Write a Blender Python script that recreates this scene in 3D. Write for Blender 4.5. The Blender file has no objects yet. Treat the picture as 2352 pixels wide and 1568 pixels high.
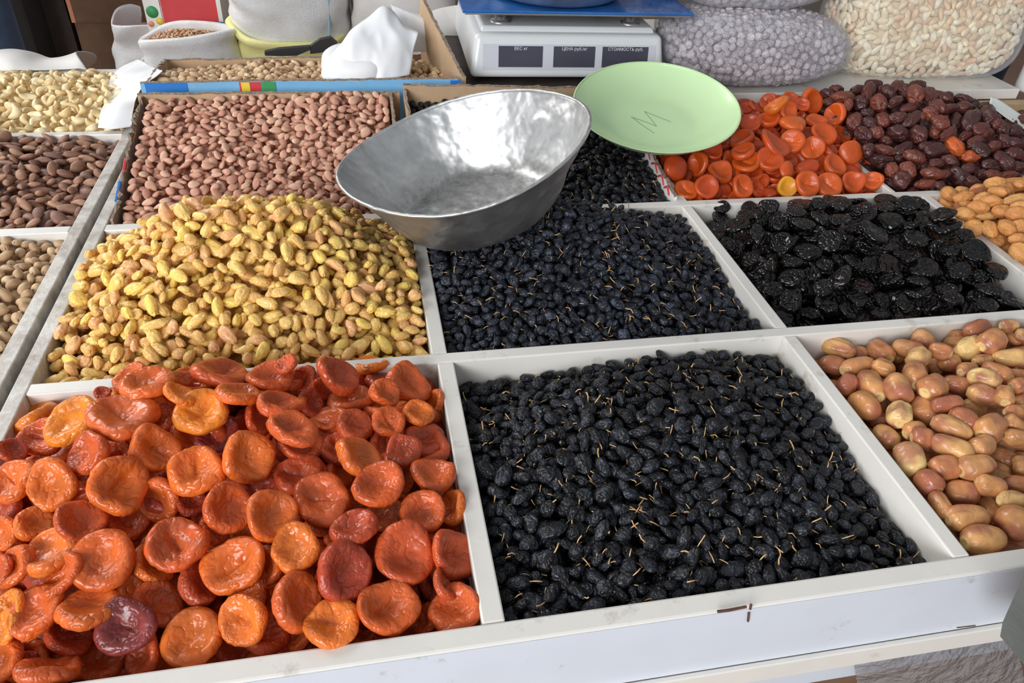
import bpy, bmesh, math, random
import numpy as np
from mathutils import Matrix, Vector

# ------------------------------------------------------------------ scene, camera, light
SC = bpy.context.scene
COL = SC.collection
RZ = 0.85                      # height of the tray rims above the floor
FPX = 1727.07                  # focal length in pixels of a 2352 px wide frame
CAMP = np.array([-0.0584368, -0.28740031, 0.47133454])      # camera, rim plane = 0


def _rz(a):
    c, s = math.cos(a), math.sin(a)
    return np.array([[c, -s, 0], [s, c, 0], [0, 0, 1.0]])


def _rx(a):
    c, s = math.cos(a), math.sin(a)
    return np.array([[1.0, 0, 0], [0, c, -s], [0, s, c]])


CAMR = _rz(math.radians(-12.9839858)) @ _rx(math.radians(52.54496929)) @ _rz(math.radians(3.77737147))
cd = bpy.data.cameras.new('camera')
cam = bpy.data.objects.new('camera', cd)
COL.objects.link(cam)
cd.sensor_width = 36.0
cd.lens = FPX / 2352 * 36.0
cd.clip_start = 0.02
_m = Matrix([list(r) for r in CAMR]).to_4x4()
_m.translation = Vector((CAMP[0], CAMP[1], CAMP[2] + RZ))
cam.matrix_world = _m
SC.camera = cam
SC.view_settings.view_transform = 'Standard'
SC.view_settings.look = 'None'
SC.view_settings.exposure = 0.12
SC.view_settings.gamma = 1.0
SC.view_settings.use_curve_mapping = False

W = bpy.data.worlds.new('market_hall_daylight')
SC.world = W
W.use_nodes = True
_bg = W.node_tree.nodes['Background']
_bg.inputs['Color'].default_value = (0.90, 0.95, 1.0, 1)
_bg.inputs['Strength'].default_value = 0.36


def area_light(name, loc, target, sx, sy, power, col):
    ld = bpy.data.lights.new(name, 'AREA')
    ld.shape = 'RECTANGLE'
    ld.size, ld.size_y, ld.energy, ld.color = sx, sy, power, col
    o = bpy.data.objects.new(name, ld)
    COL.objects.link(o)
    o.location = Vector(loc)
    o.rotation_euler = (Vector(target) - Vector(loc)).to_track_quat('-Z', 'Y').to_euler()
    return o


area_light('entrance_daylight', (-2.6, -3.0, RZ + 1.5), (0.1, 0.4, RZ), 3.0, 1.8, 205, (0.97, 0.985, 1.0))
area_light('window_daylight', (-3.0, 3.2, RZ + 2.2), (-0.2, 1.0, RZ), 2.6, 1.8, 112, (1.0, 0.99, 0.97))

# ------------------------------------------------------------------ picture measurements -> places in the room


def ray(u, v):
    return CAMR @ np.array([(u - 1176) / FPX, -(v - 784) / FPX, -1.0])


def atz(u, v, z=0.0):
    d = ray(u, v)
    return CAMP + d * ((z - CAMP[2]) / d[2])


def aty(u, v, y):
    d = ray(u, v)
    return CAMP + d * ((y - CAMP[1]) / d[1])


# ------------------------------------------------------------------ small helpers
TOPS = []


def lin(c):
    return tuple((x / 12.92 if x <= 0.04045 else ((x + 0.055) / 1.055) ** 2.4) for x in [k / 255.0 for k in c])


def tag(o, label, cat, group=None, kind=None):
    o['label'] = label
    if cat:
        o['category'] = cat
    if group:
        o['group'] = group
    if kind:
        o['kind'] = kind
    return o


def link(o, parent=None):
    COL.objects.link(o)
    if parent is not None:
        o.parent = parent
    else:
        TOPS.append(o)
    return o


def thing(name, label, cat, loc=(0, 0, 0), rotz=0.0, group=None):
    o = bpy.data.objects.new(name, None)
    o.empty_display_size = 0.02
    o.location = loc
    o.rotation_euler = (0, 0, rotz)
    link(o)
    return tag(o, label, cat, group)


def mesh_np(name, V, T, mats, rnd=None, midx=None, smooth=True):
    """mesh from a vertex array and a triangle array"""
    me = bpy.data.meshes.new(name)
    V = np.ascontiguousarray(V, dtype=np.float32)
    T = np.ascontiguousarray(T, dtype=np.int32)
    me.vertices.add(len(V))
    me.vertices.foreach_set('co', V.ravel())
    me.loops.add(T.size)
    me.loops.foreach_set('vertex_index', T.ravel())
    me.polygons.add(len(T))
    me.polygons.foreach_set('loop_start', np.arange(0, T.size, 3, dtype=np.int32))
    if smooth:
        me.polygons.foreach_set('use_smooth', np.ones(len(T), dtype=bool))
    for m in mats:
        me.materials.append(m)
    if midx is not None:
        me.polygons.foreach_set('material_index', np.ascontiguousarray(midx, dtype=np.int32))
    me.update(calc_edges=True)
    if rnd is not None:
        a = me.attributes.new('rnd', 'FLOAT', 'POINT')
        a.data.foreach_set('value', np.ascontiguousarray(rnd, dtype=np.float32))
    return me


def mk(name, V, F, mat, parent=None, smooth=False, base=None):
    me = bpy.data.meshes.new(name)
    if base is not None:
        V = [tuple(np.array(p) - np.array(base)) for p in V]
    me.from_pydata([tuple(map(float, p)) for p in V], [], F)
    if mat:
        for m in (mat if isinstance(mat, (list, tuple)) else [mat]):
            me.materials.append(m)
    if smooth:
        me.polygons.foreach_set('use_smooth', [True] * len(me.polygons))
    me.update()
    o = bpy.data.objects.new(name, me)
    if base is not None:
        o.location = base
    return link(o, parent)


def bm_obj(name, bm, mat, parent=None, smooth=False):
    me = bpy.data.meshes.new(name)
    bm.to_mesh(me)
    bm.free()
    for m in (mat if isinstance(mat, (list, tuple)) else [mat]):
        me.materials.append(m)
    if smooth:
        me.polygons.foreach_set('use_smooth', [True] * len(me.polygons))
    o = bpy.data.objects.new(name, me)
    return link(o, parent)


def box(name, x0, x1, y0, y1, z0, z1, mat, parent=None, bev=0.0012, seg=2):
    bm = bmesh.new()
    bmesh.ops.create_cube(bm, size=1.0)
    for v in bm.verts:
        v.co = Vector(((x0 + x1) / 2 + v.co.x * (x1 - x0), (y0 + y1) / 2 + v.co.y * (y1 - y0), (z0 + z1) / 2 + v.co.z * (z1 - z0)))
    if bev:
        bmesh.ops.bevel(bm, geom=list(bm.edges), offset=bev, segments=seg, affect='EDGES', profile=0.5)
    return bm_obj(name, bm, mat, parent)


def sines(seed, n=7, f0=1.0, f1=2.5):
    """a cheap smooth noise: sum of random plane waves"""
    r = np.random.default_rng(seed)
    k = r.normal(size=(n, 3))
    k /= np.linalg.norm(k, axis=1, keepdims=True)
    k *= r.uniform(f0, f1, size=(n, 1)) * 2 * math.pi
    ph = r.uniform(0, 6.283, n)

    def f(P):
        P = np.asarray(P, dtype=float)
        return np.sin(P @ k.T + ph).sum(-1) / math.sqrt(n)
    return f


def uvgrid(nu, nv):
    """unit sphere: directions and triangles; poles on +-x"""
    th = np.linspace(0, math.pi, nv + 1)[1:-1]
    ph = np.arange(nu) * 2 * math.pi / nu
    tt, pp = np.meshgrid(th, ph, indexing='ij')
    D = np.stack([np.cos(tt), np.sin(tt) * np.cos(pp), np.sin(tt) * np.sin(pp)], -1).reshape(-1, 3)
    D = np.vstack([D, [[1, 0, 0], [-1, 0, 0]]])
    n = nv - 1
    T = []
    a, b = n * nu, n * nu + 1
    for j in range(nu):
        k = (j + 1) % nu
        T.append((a, j, k))
        T.append((b, (n - 1) * nu + k, (n - 1) * nu + j))
        for i in range(n - 1):
            p, q, r, s = i * nu + j, i * nu + k, (i + 1) * nu + k, (i + 1) * nu + j
            T += [(p, s, r), (p, r, q)]
    return D, np.array(T, dtype=np.int32)


def lathe(prof, nu, fmod=None):
    """closed surface of revolution about z from (r, z) points, r=0 at both ends"""
    prof = list(prof)
    V = [(0, 0, prof[0][1])]
    for (r, z) in prof[1:-1]:
        for j in range(nu):
            a = 2 * math.pi * j / nu
            V.append((r * math.cos(a), r * math.sin(a), z))
    V.append((0, 0, prof[-1][1]))
    n = len(prof) - 2
    T = []
    for j in range(nu):
        k = (j + 1) % nu
        T.append((0, 1 + k, 1 + j))
        for i in range(n - 1):
            p, q, r, s = 1 + i * nu + j, 1 + i * nu + k, 1 + (i + 1) * nu + k, 1 + (i + 1) * nu + j
            T += [(p, q, r), (p, r, s)]
        T.append((len(V) - 1, 1 + (n - 1) * nu + j, 1 + (n - 1) * nu + k))
    V = np.array(V, dtype=float)
    T = np.array(T, dtype=np.int32)
    # outward orientation when the profile runs from the top to the bottom
    return V, T[:, ::-1]


def tube(pts, r, n=6, taper=1.0):
    pts = [Vector(p) for p in pts]
    V, T = [], []
    m = len(pts)
    a = None
    for i, p in enumerate(pts):
        d = (pts[min(i + 1, m - 1)] - pts[max(i - 1, 0)]).normalized()
        a = d.orthogonal().normalized() if a is None else (a - d * a.dot(d)).normalized()
        b = d.cross(a)
        rr = r * (1 + (taper - 1) * i / max(1, m - 1))
        for j in range(n):
            t = 2 * math.pi * j / n
            V.append(tuple(p + (a * math.cos(t) + b * math.sin(t)) * rr))
    for i in range(m - 1):
        for j in range(n):
            k = (j + 1) % n
            p, q, s, t = i * n + j, i * n + k, (i + 1) * n + k, (i + 1) * n + j
            T += [(p, q, s), (p, s, t)]
    for j in range(1, n - 1):
        T.append((0, j + 1, j))
        e = (m - 1) * n
        T.append((e, e + j, e + j + 1))
    return np.array(V), np.array(T, dtype=np.int32)


def solid_grid(G, th=0.0006, closed_u=False):
    """grid of points (m, n, 3) -> thin closed shell, returns verts and faces"""
    G = np.asarray(G, dtype=float)
    m, n = G.shape[:2]
    du = np.gradient(G, axis=0)
    dv = np.gradient(G, axis=1)
    N = np.cross(du, dv)
    N /= np.linalg.norm(N, axis=-1, keepdims=True) + 1e-12
    A = (G + N * th / 2).reshape(-1, 3)
    B = (G - N * th / 2).reshape(-1, 3)
    V = np.vstack([A, B])
    k = m * n
    F = []
    for i in range(m - 1):
        for j in range(n - 1):
            p, q, r, s = i * n + j, i * n + j + 1, (i + 1) * n + j + 1, (i + 1) * n + j
            F.append((p, s, r, q))
            F.append((k + p, k + q, k + r, k + s))
    for j in range(n - 1):
        for i, fl in ((0, 0), (m - 1, 1)):
            p, q = i * n + j, i * n + j + 1
            F.append((p, q, k + q, k + p) if not fl else (q, p, k + p, k + q))
    for i in range(m - 1):
        for j, fl in ((0, 1), (n - 1, 0)):
            p, q = i * n + j, (i + 1) * n + j
            F.append((p, q, k + q, k + p) if not fl else (q, p, k + p, k + q))
    return V, F


def catmull(P, n):
    """resample a (m, ..) control array along axis 0 to n samples"""
    P = np.asarray(P, dtype=float)
    m = len(P)
    out = []
    for t in np.linspace(0, m - 1, n):
        i = min(int(t), m - 2)
        f = t - i
        p0, p1, p2, p3 = P[max(i - 1, 0)], P[i], P[i + 1], P[min(i + 2, m - 1)]
        out.append(0.5 * (2 * p1 + (p2 - p0) * f + (2 * p0 - 5 * p1 + 4 * p2 - p3) * f * f + (3 * p1 - p0 - 3 * p2 + p3) * f ** 3))
    return np.array(out)


def sheet(name, ctrl, mat, parent=None, n=(36, 36), amp=0.004, freq=8.0, seed=0, th=0.0006):
    """crumpled sheet through a grid of control points"""
    C = np.array(ctrl, dtype=float)
    G = catmull(C, n[0])
    G = np.swapaxes(catmull(np.swapaxes(G, 0, 1), n[1]), 0, 1)
    f1, f2 = sines(seed, 6, freq * .4, freq), sines(seed + 91, 6, freq * .8, freq * 2.2)
    du = np.gradient(G, axis=0)
    dv = np.gradient(G, axis=1)
    N = np.cross(du, dv)
    N /= np.linalg.norm(N, axis=-1, keepdims=True) + 1e-12
    G = G + N * (amp * (f1(G) + 0.35 * np.abs(f2(G))))[..., None]
    V, F = solid_grid(G, th)
    return mk(name, V, F, mat, parent, smooth=True, base=V[:, :].min(0) if parent is None else None)


# ------------------------------------------------------------------ materials


def new_mat(name):
    m = bpy.data.materials.new(name)
    m.use_nodes = True
    nt = m.node_tree
    return m, nt, nt.nodes['Principled BSDF']


def N(nt, t, **kw):
    n = nt.nodes.new(t)
    for k, v in kw.items():
        setattr(n, k, v)
    return n


def ramp(nt, fac, stops):
    r = N(nt, 'ShaderNodeValToRGB')
    el = r.color_ramp.elements
    while len(el) < len(stops):
        el.new(0.5)
    for e, (p, c) in zip(el, stops):
        e.position = p
        e.color = (*c, 1)
    nt.links.new(fac, r.inputs['Fac'])
    return r


def mixc(nt, fac, a, b, mode='MIX'):
    n = N(nt, 'ShaderNodeMix', data_type='RGBA', blend_type=mode)
    for k, v in ((0, fac), (6, a), (7, b)):
        if hasattr(v, 'is_output'):
            nt.links.new(v, n.inputs[k])
        elif k == 0:
            n.inputs[0].default_value = v
        else:
            n.inputs[k].default_value = (*v, 1)
    return n.outputs[2]


def noise(nt, vec, scale, detail=3.0, rough=0.55):
    n = N(nt, 'ShaderNodeTexNoise')
    n.inputs['Scale'].default_value = scale
    n.inputs['Detail'].default_value = detail
    n.inputs['Roughness'].default_value = rough
    if vec is not None:
        nt.links.new(vec, n.inputs['Vector'])
    return n.outputs['Fac']


def bump(nt, b, h, dist, strength=1.0):
    n = N(nt, 'ShaderNodeBump')
    n.inputs['Strength'].default_value = strength
    n.inputs['Distance'].default_value = dist
    nt.links.new(h, n.inputs['Height'])
    nt.links.new(n.outputs['Normal'], b.inputs['Normal'])


def plain(name, col, rough=0.5, metal=0.0, var=0.0, vscale=20.0, bumpd=0.0, bscale=80.0, dirt=None, dirt_amt=0.0, dscale=12.0, spec=0.5, coat=0.0, sss=0.0):
    m, nt, b = new_mat(name)
    tc = N(nt, 'ShaderNodeTexCoord').outputs['Object']
    c = lin(col)
    b.inputs['Roughness'].default_value = rough
    b.inputs['Metallic'].default_value = metal
    b.inputs['Specular IOR Level'].default_value = spec
    b.inputs['Coat Weight'].default_value = coat
    out = None
    if var:
        f = noise(nt, tc, vscale)
        lo = tuple(max(0, x * (1 - var)) for x in c)
        hi = tuple(min(1, x * (1 + var)) for x in c)
        out = ramp(nt, f, [(0.3, lo), (0.7, hi)]).outputs['Color']
    if dirt:
        f = noise(nt, tc, dscale, 6.0, 0.68)
        r = ramp(nt, f, [(0.62 - 0.25 * dirt_amt, (0, 0, 0)), (0.80, (1, 1, 1))])
        out = mixc(nt, r.outputs['Color'], out if out is not None else c, lin(dirt))
    if out is not None:
        nt.links.new(out, b.inputs['Base Color'])
    else:
        b.inputs['Base Color'].default_value = (*c, 1)
    if sss:
        b.inputs['Subsurface Weight'].default_value = sss
        b.inputs['Subsurface Radius'].default_value = (1, 1, 1)
        b.inputs['Subsurface Scale'].default_value = 0.004
    if bumpd:
        bump(nt, b, noise(nt, tc, bscale, 4.0), bumpd)
    return m


def fruit(name, cols, rough=0.4, sss=0.0, rad=(1, .5, .25), sscale=0.004, bscale=250.0, bdist=0.0008, vscale=90.0, vamt=0.35, bloom=None, bl_lo=0.5, bl_hi=0.75, blscale=160.0, blamt=0.6, coat=0.0, spec=0.5, ridge=False, rvar=0.0, rdet=1.2):
    """colour runs over the list with each piece's own tone (object property or mesh attribute)"""
    m, nt, b = new_mat(name)
    L = nt.links
    at = N(nt, 'ShaderNodeAttribute', attribute_type='OBJECT', attribute_name='tone')
    ag = N(nt, 'ShaderNodeAttribute', attribute_type='GEOMETRY', attribute_name='rnd')
    ad = N(nt, 'ShaderNodeMath', operation='ADD')
    L.new(at.outputs['Fac'], ad.inputs[0])
    L.new(ag.outputs['Fac'], ad.inputs[1])
    tone = ad.outputs[0]
    tc = N(nt, 'ShaderNodeTexCoord').outputs['Object']
    mu = N(nt, 'ShaderNodeMath', operation='MULTIPLY')
    L.new(tone, mu.inputs[0])
    mu.inputs[1].default_value = 7.31
    va = N(nt, 'ShaderNodeVectorMath', operation='ADD')
    L.new(tc, va.inputs[0])
    L.new(mu.outputs[0], va.inputs[1])
    vec = va.outputs[0]
    base = ramp(nt, tone, [(i / (len(cols) - 1), lin(c)) for i, c in enumerate(cols)]).outputs['Color']
    f = noise(nt, vec, vscale, 1.5)
    r = ramp(nt, f, [(0.25, (1 - vamt,) * 3), (0.75, (1 + vamt * .5,) * 3)])
    out = mixc(nt, 1.0, base, r.outputs['Color'], 'MULTIPLY')
    if bloom:
        g = noise(nt, vec, blscale, 2.0, 0.6)
        rr = ramp(nt, g, [(bl_lo, (0, 0, 0)), (bl_hi, (blamt,) * 3)])
        out = mixc(nt, rr.outputs['Color'], out, lin(bloom))
    L.new(out, b.inputs['Base Color'])
    b.inputs['Roughness'].default_value = rough
    if rvar:
        rn = noise(nt, vec, vscale * 1.7, 1.0)
        rr = ramp(nt, rn, [(0.3, (max(0.05, rough - rvar),) * 3), (0.7, (min(1, rough + rvar),) * 3)])
        L.new(rr.outputs['Color'], b.inputs['Roughness'])
    b.inputs['Specular IOR Level'].default_value = spec
    b.inputs['Coat Weight'].default_value = coat
    b.inputs['Coat Roughness'].default_value = 0.25
    if sss:
        b.inputs['Subsurface Weight'].default_value = sss
        b.inputs['Subsurface Radius'].default_value = rad
        b.inputs['Subsurface Scale'].default_value = sscale
    if bdist:
        hgt = noise(nt, vec, bscale, rdet if ridge else 3.0, 0.5)
        if ridge:
            sb = N(nt, 'ShaderNodeMath', operation='SUBTRACT')
            L.new(hgt, sb.inputs[0])
            sb.inputs[1].default_value = 0.5
            ab = N(nt, 'ShaderNodeMath', operation='ABSOLUTE')
            L.new(sb.outputs[0], ab.inputs[0])
            pw = N(nt, 'ShaderNodeMath', operation='POWER')
            L.new(ab.outputs[0], pw.inputs[0])
            pw.inputs[1].default_value = 0.6
            hgt = pw.outputs[0]
        bump(nt, b, hgt, bdist)
    return m


def film(name, tint, alpha, rough=0.12, bs=26.0, bd=0.006, fm=0.55):
    """clear plastic film: mostly see-through, sharp sheen"""
    m, nt, b = new_mat(name)
    out = nt.nodes['Material Output']
    tr = N(nt, 'ShaderNodeBsdfTransparent')
    tr.inputs['Color'].default_value = (*lin(tint), 1)
    b.inputs['Base Color'].default_value = (*lin((235, 236, 240)), 1)
    b.inputs['Roughness'].default_value = rough
    b.inputs['Specular IOR Level'].default_value = 0.7
    mx = N(nt, 'ShaderNodeMixShader')
    lw = N(nt, 'ShaderNodeLayerWeight')
    lw.inputs['Blend'].default_value = 0.3
    tc = N(nt, 'ShaderNodeTexCoord').outputs['Object']
    bump(nt, b, noise(nt, tc, bs, 3.0), bd)
    ma = N(nt, 'ShaderNodeMath', operation='MULTIPLY_ADD')
    nt.links.new(lw.outputs['Facing'], ma.inputs[0])
    ma.inputs[1].default_value = fm
    ma.inputs[2].default_value = alpha
    nt.links.new(ma.outputs[0], mx.inputs['Fac'])
    nt.links.new(tr.outputs[0], mx.inputs[1])
    nt.links.new(b.outputs[0], mx.inputs[2])
    nt.links.new(mx.outputs[0], out.inputs['Surface'])
    return m


M = {}
M['laminate'] = plain('white_laminate', (227, 223, 216), 0.35, var=0.02, dirt=(170, 158, 140), dirt_amt=0.10, dscale=26, bumpd=0.0002, bscale=60)
M['panel'] = plain('bluish_white_panel', (214, 220, 230), 0.32, var=0.02, dirt=(150, 140, 132), dirt_amt=0.0, dscale=30)
M['worn'] = plain('worn_dirty_laminate', (214, 210, 202), 0.45, var=0.04, dirt=(116, 98, 80), dirt_amt=0.85, dscale=30, bumpd=0.0006, bscale=120)
M['chip'] = plain('bare_chipboard', (92, 62, 48), 0.85, var=0.3, vscale=90)
M['cardboard'] = plain('cardboard', (186, 156, 124), 0.85, var=0.08, vscale=30, bumpd=0.0008, bscale=90)
M['cardboard_dark'] = plain('old_cardboard', (120, 92, 72), 0.9, var=0.12, vscale=20)
M['corrugated'] = plain('torn_corrugated_edge', (150, 132, 116), 0.95, var=0.3, vscale=140, bumpd=0.004, bscale=260)
M['blue_print'] = plain('blue_print', (120, 178, 222), 0.5, var=0.06, vscale=16, dirt=(205, 190, 170), dirt_amt=0.12, dscale=40)
M['red_print'] = plain('red_print', (206, 62, 66), 0.5, var=0.04)
M['white_print'] = plain('white_print', (236, 234, 230), 0.5)
M['green_print'] = plain('green_print', (62, 150, 90), 0.5)
M['yellow_print'] = plain('yellow_print', (238, 206, 70), 0.5)
M['blue_strong'] = plain('deep_blue_print', (40, 120, 200), 0.45)
M['scale_body'] = plain('light_grey_plastic', (216, 219, 221), 0.28, var=0.01, coat=0.2)
M['scale_panel'] = plain('silver_panel', (200, 202, 210), 0.35)
M['display'] = plain('dark_display', (70, 70, 84), 0.22, var=0.05)
M['display_text'] = plain('display_lettering', (214, 214, 220), 0.5)
M['steel'] = plain('polished_steel', (226, 226, 228), 0.34, metal=1.0, bumpd=0.0004, bscale=30)
M['blue_film'] = plain('blue_film', (36, 96, 168), 0.25, var=0.15, vscale=30, coat=0.5, bumpd=0.002, bscale=40)
M['white_plastic'] = plain('white_plastic_film', (243, 243, 245), 0.4, var=0.02, spec=0.4)
M['dull_plastic'] = plain('greyish_plastic_film', (222, 218, 214), 0.45, var=0.05, spec=0.4)
M['sack'] = plain('white_woven_sack', (226, 226, 226), 0.6, var=0.05, vscale=30, bumpd=0.002, bscale=240)
M['sack_yellow'] = plain('yellow_woven_sack', (238, 232, 160), 0.6, var=0.05, vscale=20, bumpd=0.002, bscale=240)
M['black_plastic'] = plain('black_plastic', (36, 36, 40), 0.35)
M['orange_print'] = plain('orange_print', (226, 150, 112), 0.55)
M['jeans'] = plain('blue_jeans', (52, 68, 92), 0.85, var=0.18, vscale=26, bumpd=0.001, bscale=500)
M['dark_jeans'] = plain('dark_jeans', (26, 32, 52), 0.85, var=0.2, vscale=26, bumpd=0.001, bscale=500)
M['leather'] = plain('leather_patch', (176, 120, 104), 0.6)
M['stitch'] = plain('tan_thread', (150, 126, 100), 0.7)
M['shirt'] = plain('dark_cloth', (48, 46, 50), 0.9, var=0.1)
M['skin'] = plain('skin', (206, 156, 130), 0.5)
M['hair'] = plain('dark_hair', (36, 28, 24), 0.6)
M['wall'] = plain('dim_plaster', (120, 112, 106), 0.9, var=0.1, vscale=3)
M['floor'] = plain('brown_floor', (138, 108, 92), 0.55, var=0.12, vscale=6, bumpd=0.001)
M['wood'] = plain('pale_wood', (190, 160, 122), 0.6, var=0.14, vscale=40)
M['green_plate'] = plain('pale_green_plastic', (198, 226, 176), 0.3, var=0.015, coat=0.25)
M['pencil'] = plain('dark_scratch', (120, 140, 100), 0.8)
M['grey_metal'] = plain('grey_green_metal', (116, 124, 122), 0.5, metal=0.3, var=0.12, vscale=18, bumpd=0.001)
M['shelf_dark'] = plain('near_black_board', (30, 26, 26), 0.9, var=0.2)  # near-black base colour of the crate, varied by noise
M['paper'] = plain('printed_paper', (226, 230, 224), 0.7)
M['ink'] = plain('print_ink', (70, 74, 82), 0.8)
M['film'] = film('clear_film', (250, 250, 252), 0.07)
M['film_milky'] = film('milky_film', (236, 236, 240), 0.16, 0.2)
M['film_crinkle'] = film('crinkled_film', (222, 220, 220), 0.10, 0.10, 75.0, 0.010, 0.15)
M['dark_board'] = plain('dark_board_with_shadow', (58, 50, 46), 0.6, var=0.2, vscale=30)  # dark surface, its colour also holding the shadow gap below the scale

# dented aluminium with a scratched, dirty floor
m_, nt_, b_ = new_mat('dented_aluminium')
tc_ = N(nt_, 'ShaderNodeTexCoord').outputs['Object']
b_.inputs['Metallic'].default_value = 1.0
d_ = noise(nt_, tc_, 34.0, 6.0, 0.7)
c_ = ramp(nt_, d_, [(0.34, lin((196, 196, 196))), (0.66, lin((214, 214, 213)))])
sp_ = noise(nt_, tc_, 210.0, 4.0, 0.7)
cs_ = ramp(nt_, sp_, [(0.70, (0, 0, 0)), (0.76, (0.55, 0.55, 0.55))])
xyz_ = N(nt_, 'ShaderNodeSeparateXYZ')
nt_.links.new(tc_, xyz_.inputs[0])
ht_ = N(nt_, 'ShaderNodeMapRange')
ht_.inputs['From Min'].default_value = 0.004
ht_.inputs['From Max'].default_value = 0.034
ht_.inputs['To Min'].default_value = 0.75
ht_.inputs['To Max'].default_value = 0.0
nt_.links.new(xyz_.outputs['Z'], ht_.inputs['Value'])
gr_ = ramp(nt_, noise(nt_, tc_, 70.0, 6.0, 0.75), [(0.40, (0.15,) * 3), (0.66, (1, 1, 1))])
gm_ = N(nt_, 'ShaderNodeMath', operation='MULTIPLY')
nt_.links.new(gr_.outputs['Color'], gm_.inputs[0])
nt_.links.new(ht_.outputs[0], gm_.inputs[1])
speck_ = mixc(nt_, cs_.outputs['Color'], c_.outputs['Color'], lin((92, 86, 80)))
nt_.links.new(mixc(nt_, gm_.outputs[0], speck_, lin((132, 126, 118))), b_.inputs['Base Color'])
rr_ = ramp(nt_, noise(nt_, tc_, 16.0, 3.0), [(0.3, (0.40,) * 3), (0.7, (0.52,) * 3)])
nt_.links.new(rr_.outputs['Color'], b_.inputs['Roughness'])
bump(nt_, b_, noise(nt_, tc_, 42.0, 1.5), 0.0045)
M['aluminium'] = m_
M['aluminium_dirty'] = plain('scratched_aluminium', (168, 166, 162), 0.5, metal=0.85, var=0.12, vscale=60, dirt=(84, 78, 72), dirt_amt=0.45, dscale=120)

M['apricot'] = fruit('dried_apricot', [(238, 146, 46), (228, 122, 44), (216, 102, 42), (200, 86, 42), (174, 66, 43), (126, 52, 52)], 0.34, sss=0.5, rad=(1, .36, .10), sscale=0.008, bscale=105, bdist=0.0021, vscale=50, vamt=0.30, ridge=True, bloom=(236, 160, 100), bl_lo=0.62, bl_hi=0.86, blscale=130, blamt=0.3, rvar=0.12, coat=0.0, rdet=2.2)
M['orange_apricot'] = fruit('soft_orange_apricot', [(222, 154, 44), (208, 94, 30), (194, 76, 27), (176, 64, 25), (144, 50, 25)], 0.36, sss=0.4, rad=(1, .35, .08), sscale=0.005, bscale=80, bdist=0.0007, vscale=50, vamt=0.22, ridge=True, rdet=2.0)
M['brown_apricot'] = fruit('brown_apricot', [(206, 96, 40), (130, 66, 48), (100, 50, 42), (80, 40, 36), (62, 34, 32)], 0.38, sss=0.0, rad=(1, .4, .2), sscale=0.004, bscale=90, bdist=0.0022, vscale=60, vamt=0.4, ridge=True, bloom=(150, 112, 106), bl_lo=0.60, bl_hi=0.9, blscale=110, blamt=0.5, rvar=.1, rdet=2.2)
M['tan_apricot'] = fruit('tan_dried_apricot', [(222, 166, 100), (210, 146, 82), (198, 130, 70), (166, 94, 58)], 0.55, sss=0.0, rad=(1, .5, .2), sscale=0.004, bscale=110, bdist=0.0018, vscale=60, vamt=0.25, ridge=True, rdet=2.2)
M['date'] = fruit('yellow_brown_date', [(236, 204, 136), (222, 172, 110), (206, 144, 90), (188, 118, 80), (152, 86, 64)], 0.32, sss=0.0, rad=(1, .5, .25), sscale=0.004, bscale=70, bdist=0.0014, vscale=60, vamt=0.32, ridge=True, bloom=(160, 92, 76), bl_lo=0.48, bl_hi=0.66, blscale=36, blamt=0.8, rvar=0.1, rdet=1.6)
M['date_cap'] = plain('date_cap', (232, 200, 138), 0.6, var=0.2, vscale=200)
M['prune'] = fruit('glossy_prune', [(22, 17, 17), (15, 13, 14), (11, 10, 11), (40, 26, 24)], 0.20, bscale=75, bdist=0.005, vscale=80, vamt=0.3, spec=0.45, ridge=True, rvar=0.08)
M['raisin'] = fruit('black_raisin', [(20, 20, 22), (27, 27, 30), (34, 35, 41), (23, 22, 24)], 0.40, bscale=190, bdist=0.0026, vscale=160, vamt=0.45, ridge=True, bloom=(92, 98, 116), bl_lo=0.52, bl_hi=0.80, blscale=170, blamt=0.50, spec=0.4, rvar=0.1)
M['raisin_blue'] = fruit('blue_black_raisin', [(23, 24, 27), (30, 31, 37), (37, 40, 48), (26, 26, 29)], 0.40, bscale=190, bdist=0.0026, vscale=160, vamt=0.45, ridge=True, bloom=(108, 116, 140), bl_lo=0.48, bl_hi=0.80, blscale=170, blamt=0.55, spec=0.4, rvar=0.1)
M['stem'] = plain('raisin_stem', (206, 164, 112), 0.7, var=0.3, vscale=300)
M['golden'] = fruit('golden_raisin', [(252, 214, 112), (246, 206, 124), (240, 196, 118), (230, 182, 108), (238, 182, 130)], 0.32, sss=0.5, rad=(1, .88, .62), sscale=0.006, bscale=170, bdist=0.0012, vscale=140, vamt=0.16, ridge=True, rvar=0.08)
M['kernel'] = fruit('apricot_kernel', [(222, 178, 152), (212, 162, 136), (202, 148, 124), (186, 132, 110)], 0.65, bscale=500, bdist=0.0004, vscale=160, vamt=0.18)
M['almond'] = fruit('brown_almond', [(186, 142, 112), (166, 122, 98), (148, 106, 88), (128, 92, 78)], 0.6, bscale=420, bdist=0.0005, vscale=140, vamt=0.25)
M['pistachio'] = fruit('pistachio_shell', [(234, 204, 164), (220, 188, 148), (206, 172, 132), (188, 152, 116)], 0.55, bscale=300, bdist=0.0003, vscale=120, vamt=0.2)
M['pist_seed'] = plain('pistachio_seed', (104, 84, 56), 0.6, var=0.3, vscale=200)
M['cashew'] = fruit('cashew', [(250, 232, 188), (244, 222, 174), (236, 210, 160), (226, 196, 142)], 0.42, sss=0.0, rad=(1, .8, .5), sscale=0.004, bscale=200, bdist=0.0003, vscale=100, vamt=0.12)
M['blanched'] = fruit('blanched_almond', [(248, 238, 212), (242, 228, 196), (236, 216, 182), (228, 192, 158)], 0.4, sss=0.0, rad=(1, .8, .6), sscale=0.004, bscale=200, bdist=0.0002, vscale=100, vamt=0.12)
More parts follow.
